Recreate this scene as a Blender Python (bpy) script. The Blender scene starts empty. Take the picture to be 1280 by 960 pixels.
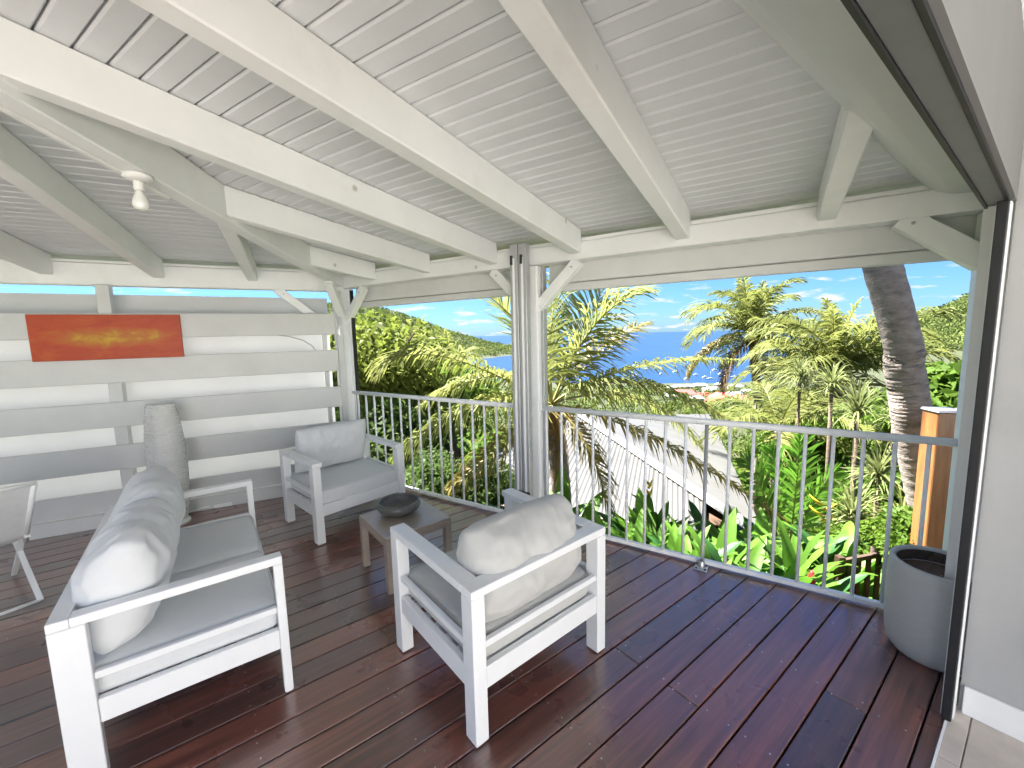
import bpy, bmesh, math, random
import numpy as np
from mathutils import Vector, Matrix, noise
R = math.radians
random.seed(7)
rng = np.random.default_rng(7)
scn = bpy.context.scene
col = scn.collection

# ------------------------------------------------------------------ camera
EYE = 1.62
FPX = 520.2                       # focal length in pixels of a 1280 wide frame
PITCH, ROLL = R(6.762), R(-1.3014)
cam = bpy.data.cameras.new('camera')
cam.sensor_width = 36.0
cam.lens = FPX / 1280 * 36
cam.clip_start = 0.03
cam.clip_end = 60000
cam_o = bpy.data.objects.new('camera', cam)
col.objects.link(cam_o)
_fw = Vector((0, math.cos(PITCH), -math.sin(PITCH)))
_rt0 = Vector((1, 0, 0)); _up0 = _rt0.cross(_fw)
_rt = math.cos(ROLL) * _rt0 + math.sin(ROLL) * _up0
_up = -math.sin(ROLL) * _rt0 + math.cos(ROLL) * _up0
cam_o.matrix_world = Matrix(((_rt.x, _up.x, -_fw.x, 0), (_rt.y, _up.y, -_fw.y, 0), (_rt.z, _up.z, -_fw.z, EYE), (0, 0, 0, 1)))
scn.camera = cam_o
CAM = Vector((0, 0, EYE))

# ------------------------------------------------------------------ sky, sun, exposure
SUN_AZ, SUN_EL = R(-52), R(60)
SKY_STRENGTH = 0.05
SUN_STRENGTH = 5.0
EXPOSURE = 2.9
w = bpy.data.worlds.new('World'); scn.world = w; w.use_nodes = True
nt = w.node_tree; nt.nodes.clear()
def N(t, kind, **kw):
    n = t.nodes.new(kind)
    for k, v in kw.items():
        if k in n.inputs.keys(): n.inputs[k].default_value = v
        else: setattr(n, k, v)
    return n
sky = N(nt, 'ShaderNodeTexSky', sky_type='NISHITA', sun_disc=False, sun_elevation=SUN_EL, sun_rotation=SUN_AZ,
        altitude=80, air_density=1.0, dust_density=0.35, ozone_density=3.0)
bg = N(nt, 'ShaderNodeBackground', Strength=SKY_STRENGTH)
out = N(nt, 'ShaderNodeOutputWorld')
tc = N(nt, 'ShaderNodeTexCoord')
sep = N(nt, 'ShaderNodeSeparateXYZ'); nt.links.new(tc.outputs['Generated'], sep.inputs[0])
zc = N(nt, 'ShaderNodeMath', operation='MAXIMUM'); nt.links.new(sep.outputs['Z'], zc.inputs[0]); zc.inputs[1].default_value = 0.0
za = N(nt, 'ShaderNodeMath', operation='ADD'); nt.links.new(zc.outputs[0], za.inputs[0]); za.inputs[1].default_value = 0.16
dx = N(nt, 'ShaderNodeMath', operation='DIVIDE'); nt.links.new(sep.outputs['X'], dx.inputs[0]); nt.links.new(za.outputs[0], dx.inputs[1])
dy = N(nt, 'ShaderNodeMath', operation='DIVIDE'); nt.links.new(sep.outputs['Y'], dy.inputs[0]); nt.links.new(za.outputs[0], dy.inputs[1])
cmb = N(nt, 'ShaderNodeCombineXYZ'); nt.links.new(dx.outputs[0], cmb.inputs[0]); nt.links.new(dy.outputs[0], cmb.inputs[1])
cn = N(nt, 'ShaderNodeTexNoise', Scale=2.6, Detail=8.0, Roughness=0.55); nt.links.new(cmb.outputs[0], cn.inputs['Vector'])
cr = N(nt, 'ShaderNodeValToRGB'); nt.links.new(cn.outputs['Fac'], cr.inputs[0])
cr.color_ramp.elements[0].position = 0.55; cr.color_ramp.elements[0].color = (0, 0, 0, 1)
cr.color_ramp.elements[1].position = 0.65; cr.color_ramp.elements[1].color = (1, 1, 1, 1)
tint = N(nt, 'ShaderNodeMix', data_type='RGBA', blend_type='MULTIPLY'); tint.inputs[0].default_value = 1.0
nt.links.new(sky.outputs[0], tint.inputs[6]); tint.inputs[7].default_value = (0.225, 0.375, 0.60, 1)
mixc = N(nt, 'ShaderNodeMix', data_type='RGBA')
nt.links.new(cr.outputs[0], mixc.inputs[0]); nt.links.new(tint.outputs[2], mixc.inputs[6]); mixc.inputs[7].default_value = (2.7, 2.8, 2.9, 1)
nt.links.new(mixc.outputs[2], bg.inputs[0]); nt.links.new(bg.outputs[0], out.inputs[0])

sun = bpy.data.lights.new('sun', 'SUN'); sun.energy = SUN_STRENGTH; sun.angle = R(0.53); sun.color = (1.0, 0.975, 0.935)
sun_o = bpy.data.objects.new('sun', sun); col.objects.link(sun_o)
_sd = Vector((math.sin(SUN_AZ) * math.cos(SUN_EL), math.cos(SUN_AZ) * math.cos(SUN_EL), math.sin(SUN_EL)))
sun_o.rotation_euler = _sd.to_track_quat('Z', 'Y').to_euler(); sun_o.location = _sd * 50
scn.view_settings.view_transform = 'Standard'; scn.view_settings.look = 'None'
scn.view_settings.exposure = EXPOSURE; scn.view_settings.gamma = 1.0
scn.render.resolution_x = 1024; scn.render.resolution_y = 768
scn.render.engine = 'CYCLES'
scn.cycles.max_bounces = 10; scn.cycles.diffuse_bounces = 5; scn.cycles.glossy_bounces = 3; scn.cycles.transparent_max_bounces = 8

# ------------------------------------------------------------------ frames of the place
def dirv(deg): return Vector((math.sin(R(deg)), math.cos(R(deg)), 0))
AR, AW, AB = -57.76, 62.69, 52.79
RAIL, NR = dirv(AR), dirv(AR + 90)      # along the railing / outwards over it
WALL, NW = dirv(AW), dirv(AW - 90)      # along the slatted wall / outwards through it
BRD, NB = dirv(AB), dirv(AB + 90)       # along the deck boards and the house front / into the house
ZZ = Vector((0, 0, 1))
def RF(s, n, z=0.0): return RAIL * s + NR * n + ZZ * z
def WF(t, n, z=0.0): return WALL * t + NW * n + ZZ * z
def BF(u, v, z=0.0): return BRD * u + NB * v + ZZ * z
def ray(x, y): return (x - 640) / FPX * _rt - (y - 480) / FPX * _up + _fw
def at(x, y, depth):
    v = ray(x, y); return CAM + v * (depth / v.y)
def at_plane(x, y, P, n):
    v = ray(x, y); return CAM + v * ((P - CAM).dot(n) / v.dot(n))
def at_z(x, y, z):
    v = ray(x, y); return CAM + v * ((z - EYE) / v.z)

# ------------------------------------------------------------------ materials
MATS = {}
def mat(name, base, rough=0.5, metal=0.0, var=0.0, scale=8.0, bump=0.0, bscale=60.0, coat=0.0, spec=0.5,
        objvar=0.0, stretch=None, sheen=0.0, trans=0.0, base2=None, detail=5.0, bdist=0.004, coords='Object', rvar=0.0, dirt=None):
    """procedural material: base colour with noise variation, bump, optional per-object variation and leaf translucency"""
    m = bpy.data.materials.new(name); m.use_nodes = True
    t = m.node_tree; t.nodes.clear()
    o = t.nodes.new('ShaderNodeOutputMaterial'); p = t.nodes.new('ShaderNodeBsdfPrincipled')
    p.inputs['Roughness'].default_value = rough; p.inputs['Metallic'].default_value = metal
    p.inputs['Specular IOR Level'].default_value = spec
    p.inputs['Coat Weight'].default_value = coat; p.inputs['Coat Roughness'].default_value = 0.15
    if sheen: p.inputs['Sheen Weight'].default_value = sheen
    tcn = t.nodes.new('ShaderNodeTexCoord'); mp = t.nodes.new('ShaderNodeMapping')
    t.links.new(tcn.outputs[coords], mp.inputs[0])
    if stretch: mp.inputs['Scale'].default_value = stretch
    nz = N(t, 'ShaderNodeTexNoise', Scale=scale, Detail=detail, Roughness=0.6); t.links.new(mp.outputs[0], nz.inputs['Vector'])
    b2 = base2 if base2 else tuple(c * (1 - var) for c in base)
    b1 = base if base2 else tuple(min(1, c * (1 + var)) for c in base)
    rp = t.nodes.new('ShaderNodeValToRGB'); t.links.new(nz.outputs['Fac'], rp.inputs[0])
    rp.color_ramp.elements[0].position = 0.32; rp.color_ramp.elements[0].color = (*b2, 1)
    rp.color_ramp.elements[1].position = 0.68; rp.color_ramp.elements[1].color = (*b1, 1)
    c_out = rp.outputs[0]
    if dirt:
        dn = N(t, 'ShaderNodeTexNoise', Scale=dirt[1], Detail=8.0, Roughness=0.7); t.links.new(tcn.outputs[coords], dn.inputs['Vector'])
        dr = t.nodes.new('ShaderNodeValToRGB'); t.links.new(dn.outputs['Fac'], dr.inputs[0])
        dr.color_ramp.elements[0].position = 0.52; dr.color_ramp.elements[0].color = (0, 0, 0, 1)
        dr.color_ramp.elements[1].position = 0.75; dr.color_ramp.elements[1].color = (dirt[2],) * 3 + (1,)
        dm = N(t, 'ShaderNodeMix', data_type='RGBA'); t.links.new(dr.outputs[0], dm.inputs[0]); t.links.new(c_out, dm.inputs[6]); dm.inputs[7].default_value = (*dirt[0], 1)
        c_out = dm.outputs[2]
    if objvar:
        oi = t.nodes.new('ShaderNodeObjectInfo')
        mr = N(t, 'ShaderNodeMapRange'); t.links.new(oi.outputs['Random'], mr.inputs[0]); mr.inputs[3].default_value = 1 - objvar; mr.inputs[4].default_value = 1 + objvar
        mx = N(t, 'ShaderNodeMix', data_type='RGBA', blend_type='MULTIPLY'); mx.inputs[0].default_value = 1.0
        cb = t.nodes.new('ShaderNodeCombineColor')
        for i in range(3): t.links.new(mr.outputs[0], cb.inputs[i])
        t.links.new(c_out, mx.inputs[6]); t.links.new(cb.outputs[0], mx.inputs[7]); c_out = mx.outputs[2]
    t.links.new(c_out, p.inputs['Base Color'])
    if rvar:
        r2 = N(t, 'ShaderNodeMapRange'); n3 = N(t, 'ShaderNodeTexNoise', Scale=scale * 0.6, Detail=6.0); t.links.new(mp.outputs[0], n3.inputs['Vector'])
        t.links.new(n3.outputs['Fac'], r2.inputs[0]); r2.inputs[1].default_value = 0.3; r2.inputs[2].default_value = 0.7
        r2.inputs[3].default_value = max(0.02, rough - rvar); r2.inputs[4].default_value = rough + rvar; t.links.new(r2.outputs[0], p.inputs['Roughness'])
    if bump:
        n2 = N(t, 'ShaderNodeTexNoise', Scale=bscale, Detail=4.0, Roughness=0.65); t.links.new(mp.outputs[0], n2.inputs['Vector'])
        bp = N(t, 'ShaderNodeBump', Strength=bump, Distance=bdist); t.links.new(n2.outputs['Fac'], bp.inputs['Height']); t.links.new(bp.outputs[0], p.inputs['Normal'])
    sh = p.outputs[0]
    if trans:
        tr = t.nodes.new('ShaderNodeBsdfTranslucent'); t.links.new(c_out, tr.inputs[0])
        ms = t.nodes.new('ShaderNodeMixShader'); ms.inputs[0].default_value = trans
        t.links.new(sh, ms.inputs[1]); t.links.new(tr.outputs[0], ms.inputs[2]); sh = ms.outputs[0]
    t.links.new(sh, o.inputs[0])
    MATS[name] = m
    return m

mat('white_paint', (0.85, 0.86, 0.85), 0.42, var=0.03, scale=3, bump=0.25, bscale=40, stretch=(1, 1, 1), dirt=((0.55, 0.54, 0.46), 2.2, 0.22))
def knots(name, sc, dens, colr):
    t = MATS[name].node_tree; p = [n for n in t.nodes if n.type == 'BSDF_PRINCIPLED'][0]; src = p.inputs['Base Color'].links[0].from_socket
    tcn = t.nodes.new('ShaderNodeTexCoord'); v = N(t, 'ShaderNodeTexVoronoi', Scale=sc); t.links.new(tcn.outputs['Object'], v.inputs['Vector'])
    n1 = N(t, 'ShaderNodeTexNoise', Scale=sc * 6); t.links.new(tcn.outputs['Object'], n1.inputs['Vector'])
    ad = N(t, 'ShaderNodeMath', operation='MULTIPLY_ADD'); t.links.new(n1.outputs['Fac'], ad.inputs[0]); ad.inputs[1].default_value = 0.05; t.links.new(v.outputs['Distance'], ad.inputs[2])
    r = t.nodes.new('ShaderNodeValToRGB'); t.links.new(ad.outputs[0], r.inputs[0]); r.color_ramp.elements[0].position = dens; r.color_ramp.elements[0].color = (0.75, 0.75, 0.75, 1); r.color_ramp.elements[1].position = dens * 1.7; r.color_ramp.elements[1].color = (0, 0, 0, 1)
    m = N(t, 'ShaderNodeMix', data_type='RGBA'); t.links.new(r.outputs[0], m.inputs[0]); t.links.new(src, m.inputs[6]); m.inputs[7].default_value = (*colr, 1)
    t.links.new(m.outputs[2], p.inputs['Base Color'])
knots('white_paint', 3.2, 0.055, (0.42, 0.40, 0.33))
mat('white_slat', (0.62, 0.625, 0.61), 0.5, var=0.04, scale=3, bump=0.2, bscale=50, objvar=0.03, dirt=((0.5, 0.49, 0.42), 1.7, 0.2))
mat('ceiling_paint', (0.69, 0.71, 0.73), 0.45, var=0.03, scale=4, bump=0.2, bscale=45, objvar=0.035)
mat('powder_white', (0.80, 0.81, 0.81), 0.32, var=0.015, scale=12, bump=0.08, bscale=300, bdist=0.001)
mat('rail_white', (0.90, 0.905, 0.91), 0.3, var=0.03, scale=10)
mat('fabric', (0.66, 0.67, 0.675), 0.92, var=0.015, scale=25, bump=0.5, bscale=700, bdist=0.0012, sheen=0.25, spec=0.2)
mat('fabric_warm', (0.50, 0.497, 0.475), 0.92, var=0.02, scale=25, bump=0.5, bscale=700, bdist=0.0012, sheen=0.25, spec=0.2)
mat('taupe', (0.43, 0.37, 0.315), 0.33, metal=0.35, var=0.08, scale=20, bump=0.1, bscale=300, bdist=0.001)
mat('bowl_grey', (0.10, 0.105, 0.095), 0.38, var=0.15, scale=30, bump=0.3, bscale=120, bdist=0.001, coat=0.3)
mat('planter_grey', (0.47, 0.48, 0.475), 0.55, var=0.07, scale=14, bump=0.5, bscale=22, stretch=(1, 1, 18), bdist=0.002)
mat('planter_soil', (0.11, 0.07, 0.05), 0.9, var=0.4, scale=40, bump=0.8, bscale=60, bdist=0.01)
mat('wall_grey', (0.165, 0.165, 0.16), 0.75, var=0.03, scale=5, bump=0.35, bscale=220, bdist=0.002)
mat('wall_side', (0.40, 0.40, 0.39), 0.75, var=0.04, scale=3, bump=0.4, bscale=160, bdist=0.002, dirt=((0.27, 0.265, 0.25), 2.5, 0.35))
mat('wall_white', (0.82, 0.82, 0.80), 0.6, var=0.02, scale=5, bump=0.1, bscale=150, bdist=0.001)
mat('rubber', (0.012, 0.012, 0.013), 0.5, var=0.2, scale=20)
mat('grey_alu', (0.13, 0.135, 0.14), 0.45, metal=0.3, var=0.06, scale=10)
mat('track_alu', (0.45, 0.455, 0.46), 0.4, metal=0.35, var=0.05, scale=10)
mat('dark_hardware', (0.03, 0.03, 0.03), 0.45, metal=0.3, var=0.2)
mat('steel', (0.62, 0.62, 0.62), 0.28, metal=0.9, var=0.05, scale=40)
mat('screen_fabric', (0.66, 0.665, 0.65), 0.7, var=0.04, scale=4, bump=0.1, bscale=300, bdist=0.001)
mat('tile', (0.55, 0.49, 0.43), 0.38, var=0.12, scale=7, bump=0.2, bscale=60, objvar=0.05)
mat('grout', (0.36, 0.31, 0.26), 0.85, var=0.1, scale=30)
mat('roof_metal', (0.098, 0.096, 0.09), 0.5, var=0.08, scale=2.0, dirt=((0.075, 0.068, 0.055), 1.2, 0.6))
mat('roof_edge', (0.30, 0.30, 0.285), 0.5, var=0.05, scale=4)
mat('roof_brown', (0.09, 0.05, 0.03), 0.6, var=0.25, scale=8, bump=0.3)
mat('cream_fascia', (0.55, 0.45, 0.27), 0.6, var=0.1, scale=6)
mat('orange_wood', (0.36, 0.155, 0.05), 0.42, var=0.25, scale=5, stretch=(6, 6, 0.7), bump=0.3, bscale=14, base2=(0.24, 0.09, 0.028), coat=0.2)
mat('dark_wood', (0.055, 0.03, 0.018), 0.6, var=0.3, scale=8, bump=0.4)
mat('grey_cap', (0.42, 0.43, 0.45), 0.45, metal=0.4, var=0.06)
mat('trunk', (0.29, 0.24, 0.205), 0.9, var=0.35, scale=9, stretch=(1, 1, 2.5), bump=1.0, bscale=22, bdist=0.02, dirt=((0.38, 0.34, 0.30), 6.0, 0.7))
mat('bark', (0.12, 0.085, 0.06), 0.9, var=0.35, scale=8, bump=0.9, bscale=16, bdist=0.02)
LEAF = dict(rough=0.6, var=0.35, scale=1.6, trans=0.5, spec=0.22)
mat('leaf_mango', (0.20, 0.235, 0.042), base2=(0.095, 0.135, 0.024), **LEAF)
mat('leaf_dark', (0.095, 0.15, 0.034), base2=(0.05, 0.09, 0.02), **LEAF)
mat('leaf_bright', (0.135, 0.215, 0.026), base2=(0.07, 0.14, 0.018), **LEAF)
mat('leaf_heliconia', (0.13, 0.27, 0.030), base2=(0.075, 0.18, 0.020), rough=0.5, trans=0.40, scale=3, spec=0.3, objvar=0.35)
mat('leaf_heliconia_dark', (0.035, 0.115, 0.024), base2=(0.02, 0.07, 0.016), rough=0.5, trans=0.30, scale=3, spec=0.3, objvar=0.3)
mat('frond_green', (0.30, 0.31, 0.095), base2=(0.19, 0.225, 0.055), rough=0.6, trans=0.48, spec=0.22, scale=2.0, objvar=0.15)
mat('frond_far', (0.25, 0.265, 0.075), base2=(0.14, 0.17, 0.042), rough=0.6, trans=0.45, spec=0.22, scale=1.0, objvar=0.2)
mat('frond_yellow', (0.30, 0.235, 0.055), base2=(0.20, 0.175, 0.04), rough=0.5, trans=0.38, scale=2.0, objvar=0.15)
mat('frond_dry', (0.30, 0.185, 0.075), base2=(0.16, 0.09, 0.035), rough=0.7, trans=0.25, scale=3.0, objvar=0.2)
mat('rachis', (0.24, 0.22, 0.07), 0.5, var=0.2, scale=5)
mat('leaf_pale', (0.27, 0.29, 0.12), base2=(0.15, 0.19, 0.06), rough=0.6, trans=0.42, spec=0.22, scale=4.0, objvar=0.15)
mat('flower_red', (0.45, 0.02, 0.025), 0.5, var=0.2)
mat('flower_yellow', (0.62, 0.42, 0.02), 0.5, var=0.2)
mat('coconut', (0.19, 0.10, 0.03), 0.6, var=0.3)
mat('canvas_backing', (0.74, 0.74, 0.73), 0.6, var=0.05, scale=1.2, trans=0.27)
mat('wicker', (0.93, 0.925, 0.905), 0.65, var=0.04, scale=30, trans=0.38)
mat('bulb_glass', (0.82, 0.82, 0.78), 0.2, var=0.02, coat=0.5)
mat('red_roof', (0.42, 0.055, 0.045), 0.6, var=0.15, scale=0.6, objvar=0.2)
mat('grey_roof', (0.34, 0.33, 0.32), 0.6, var=0.15, scale=0.6, objvar=0.2)
mat('town_wall', (0.60, 0.58, 0.53), 0.8, var=0.08, scale=0.5, objvar=0.15)
mat('hull', (0.75, 0.75, 0.74), 0.4, var=0.05)
mat('ground', (0.050, 0.060, 0.022), 0.95, var=0.5, scale=0.6, base2=(0.026, 0.032, 0.013), bump=0.8, bscale=3, bdist=0.05, detail=10)
mat('hill_wood', (0.085, 0.12, 0.032), 0.9, base2=(0.035, 0.06, 0.016), scale=0.02, detail=9)
mat('sand', (0.42, 0.38, 0.30), 0.9, var=0.1, scale=0.05)

def deck_material():
    m = bpy.data.materials.new('deck_wood'); m.use_nodes = True; t = m.node_tree
    p = t.nodes['Principled BSDF']
    tcn = t.nodes.new('ShaderNodeTexCoord'); mp = t.nodes.new('ShaderNodeMapping')
    mp.inputs['Rotation'].default_value = (0, 0, R(AB - 90)); mp.inputs['Scale'].default_value = (1.0, 1.0, 1.0)
    t.links.new(tcn.outputs['Object'], mp.inputs[0])
    oi = t.nodes.new('ShaderNodeObjectInfo')
    off = N(t, 'ShaderNodeMath', operation='MULTIPLY'); t.links.new(oi.outputs['Random'], off.inputs[0]); off.inputs[1].default_value = 40
    st = t.nodes.new('ShaderNodeMapping'); st.inputs['Scale'].default_value = (1.3, 26, 10)
    t.links.new(mp.outputs[0], st.inputs[0])
    ad = N(t, 'ShaderNodeVectorMath', operation='ADD'); t.links.new(st.outputs[0], ad.inputs[0])
    cb = t.nodes.new('ShaderNodeCombineXYZ'); 
    for i in range(3): t.links.new(off.outputs[0], cb.inputs[i])
    t.links.new(cb.outputs[0], ad.inputs[1])
    g = N(t, 'ShaderNodeTexNoise', Scale=1.6, Detail=8.0, Roughness=0.6, Distortion=0.4); t.links.new(ad.outputs[0], g.inputs['Vector'])
    rp = t.nodes.new('ShaderNodeValToRGB'); t.links.new(g.outputs['Fac'], rp.inputs[0])
    e = rp.color_ramp.elements
    e[0].position = 0.30; e[0].color = (0.060, 0.024, 0.017, 1); e[1].position = 0.72; e[1].color = (0.225, 0.088, 0.056, 1)
    k = rp.color_ramp.elements.new(0.5); k.color = (0.125, 0.047, 0.033, 1)
    # board to board colour: red brown to near black
    vr = t.nodes.new('ShaderNodeValToRGB'); t.links.new(oi.outputs['Random'], vr.inputs[0])
    ev = vr.color_ramp.elements; ev[0].position = 0.0; ev[0].color = (0.55, 0.60, 0.72, 1); ev[1].position = 1.0; ev[1].color = (1.55, 1.25, 1.1, 1)
    k2 = vr.color_ramp.elements.new(0.35); k2.color = (0.85, 0.8, 0.82, 1)
    mx = N(t, 'ShaderNodeMix', data_type='RGBA', blend_type='MULTIPLY'); mx.inputs[0].default_value = 1.0
    t.links.new(rp.outputs[0], mx.inputs[6]); t.links.new(vr.outputs[0], mx.inputs[7])
    # scuffs and dust
    d = N(t, 'ShaderNodeTexNoise', Scale=2.4, Detail=4.0, Roughness=0.55); t.links.new(tcn.outputs['Object'], d.inputs['Vector'])
    dr = t.nodes.new('ShaderNodeValToRGB'); t.links.new(d.outputs['Fac'], dr.inputs[0]); dr.color_ramp.elements[0].position = 0.5; dr.color_ramp.elements[1].position = 0.85
    dr.color_ramp.elements[1].color = (0.22, 0.22, 0.22, 1)
    dm = N(t, 'ShaderNodeMix', data_type='RGBA'); t.links.new(dr.outputs[0], dm.inputs[0]); t.links.new(mx.outputs[2], dm.inputs[6]); dm.inputs[7].default_value = (0.16, 0.12, 0.10, 1)
    t.links.new(dm.outputs[2], p.inputs['Base Color'])
    rr = N(t, 'ShaderNodeMapRange'); t.links.new(d.outputs['Fac'], rr.inputs[0]); rr.inputs[1].default_value = 0.3; rr.inputs[2].default_value = 0.75; rr.inputs[3].default_value = 0.24; rr.inputs[4].default_value = 0.36
    t.links.new(rr.outputs[0], p.inputs['Roughness'])
    p.inputs['Specular IOR Level'].default_value = 0.85; p.inputs['Coat Weight'].default_value = 1.0; p.inputs['Coat Roughness'].default_value = 0.28; p.inputs['Coat IOR'].default_value = 1.75
    bp = N(t, 'ShaderNodeBump', Strength=0.25, Distance=0.002); t.links.new(g.outputs['Fac'], bp.inputs['Height']); t.links.new(bp.outputs[0], p.inputs['Normal'])
    MATS['deck_wood'] = m
deck_material()

def painting_material():
    m = bpy.data.materials.new('abstract_painting'); m.use_nodes = True; t = m.node_tree
    p = t.nodes['Principled BSDF']; p.inputs['Roughness'].default_value = 0.5
    tcn = t.nodes.new('ShaderNodeTexCoord')
    # object space: x along the picture (-0.5..0.5 m), z height
    n1 = N(t, 'ShaderNodeTexNoise', Scale=5.0, Detail=8.0, Roughness=0.65, Distortion=0.6); mp = t.nodes.new('ShaderNodeMapping'); mp.inputs['Scale'].default_value = (1, 1, 2.2)
    t.links.new(tcn.outputs['Object'], mp.inputs[0]); t.links.new(mp.outputs[0], n1.inputs['Vector'])
    sp = t.nodes.new('ShaderNodeSeparateXYZ'); t.links.new(tcn.outputs['Object'], sp.inputs[0])
    zz = N(t, 'ShaderNodeMath', operation='MULTIPLY'); t.links.new(sp.outputs['Z'], zz.inputs[0]); zz.inputs[1].default_value = 12.0
    z2 = N(t, 'ShaderNodeMath', operation='MULTIPLY'); t.links.new(zz.outputs[0], z2.inputs[0]); t.links.new(zz.outputs[0], z2.inputs[1])
    xx = N(t, 'ShaderNodeMath', operation='MULTIPLY'); t.links.new(sp.outputs['X'], xx.inputs[0]); xx.inputs[1].default_value = 2.5
    x2 = N(t, 'ShaderNodeMath', operation='MULTIPLY'); t.links.new(xx.outputs[0], x2.inputs[0]); t.links.new(xx.outputs[0], x2.inputs[1])
    sm = N(t, 'ShaderNodeMath', operation='ADD'); t.links.new(z2.outputs[0], sm.inputs[0]); t.links.new(x2.outputs[0], sm.inputs[1])
    mk = N(t, 'ShaderNodeMapRange'); t.links.new(sm.outputs[0], mk.inputs[0]); mk.inputs[1].default_value = 0.0; mk.inputs[2].default_value = 1.5; mk.inputs[3].default_value = 0.33; mk.inputs[4].default_value = -0.06
    ad = N(t, 'ShaderNodeMath', operation='ADD'); t.links.new(n1.outputs['Fac'], ad.inputs[0]); t.links.new(mk.outputs[0], ad.inputs[1])
    rp = t.nodes.new('ShaderNodeValToRGB'); t.links.new(ad.outputs[0], rp.inputs[0])
    e = rp.color_ramp.elements; e[0].position = 0.30; e[0].color = (0.40, 0.036, 0.003, 1); e[1].position = 0.95; e[1].color = (0.55, 0.36, 0.008, 1)
    a = rp.color_ramp.elements.new(0.52); a.color = (0.46, 0.060, 0.003, 1)
    b = rp.color_ramp.elements.new(0.74); b.color = (0.45, 0.135, 0.005, 1)
    t.links.new(rp.outputs[0], p.inputs['Base Color'])
    bp = N(t, 'ShaderNodeBump', Strength=0.4, Distance=0.003); t.links.new(n1.outputs['Fac'], bp.inputs['Height']); t.links.new(bp.outputs[0], p.inputs['Normal'])
    MATS['painting'] = m
painting_material()

def sea_material():
    m = bpy.data.materials.new('sea_water'); m.use_nodes = True; t = m.node_tree
    p = t.nodes['Principled BSDF']; p.inputs['Roughness'].default_value = 0.32; p.inputs['IOR'].default_value = 1.33
    tcn = t.nodes.new('ShaderNodeTexCoord')
    n1 = N(t, 'ShaderNodeTexNoise', Scale=0.0022, Detail=6.0); t.links.new(tcn.outputs['Object'], n1.inputs['Vector'])
    rp = t.nodes.new('ShaderNodeValToRGB'); t.links.new(n1.outputs['Fac'], rp.inputs[0])
    rp.color_ramp.elements[0].position = 0.35; rp.color_ramp.elements[0].color = (0.010, 0.034, 0.085, 1)
    rp.color_ramp.elements[1].position = 0.7; rp.color_ramp.elements[1].color = (0.015, 0.044, 0.102, 1)
    t.links.new(rp.outputs[0], p.inputs['Base Color'])
    n2 = N(t, 'ShaderNodeTexNoise', Scale=0.16, Detail=5.0); t.links.new(tcn.outputs['Object'], n2.inputs['Vector'])
    bp = N(t, 'ShaderNodeBump', Strength=0.6, Distance=1.2); t.links.new(n2.outputs['Fac'], bp.inputs['Height']); t.links.new(bp.outputs[0], p.inputs['Normal'])
    MATS['sea'] = m
sea_material()

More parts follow.
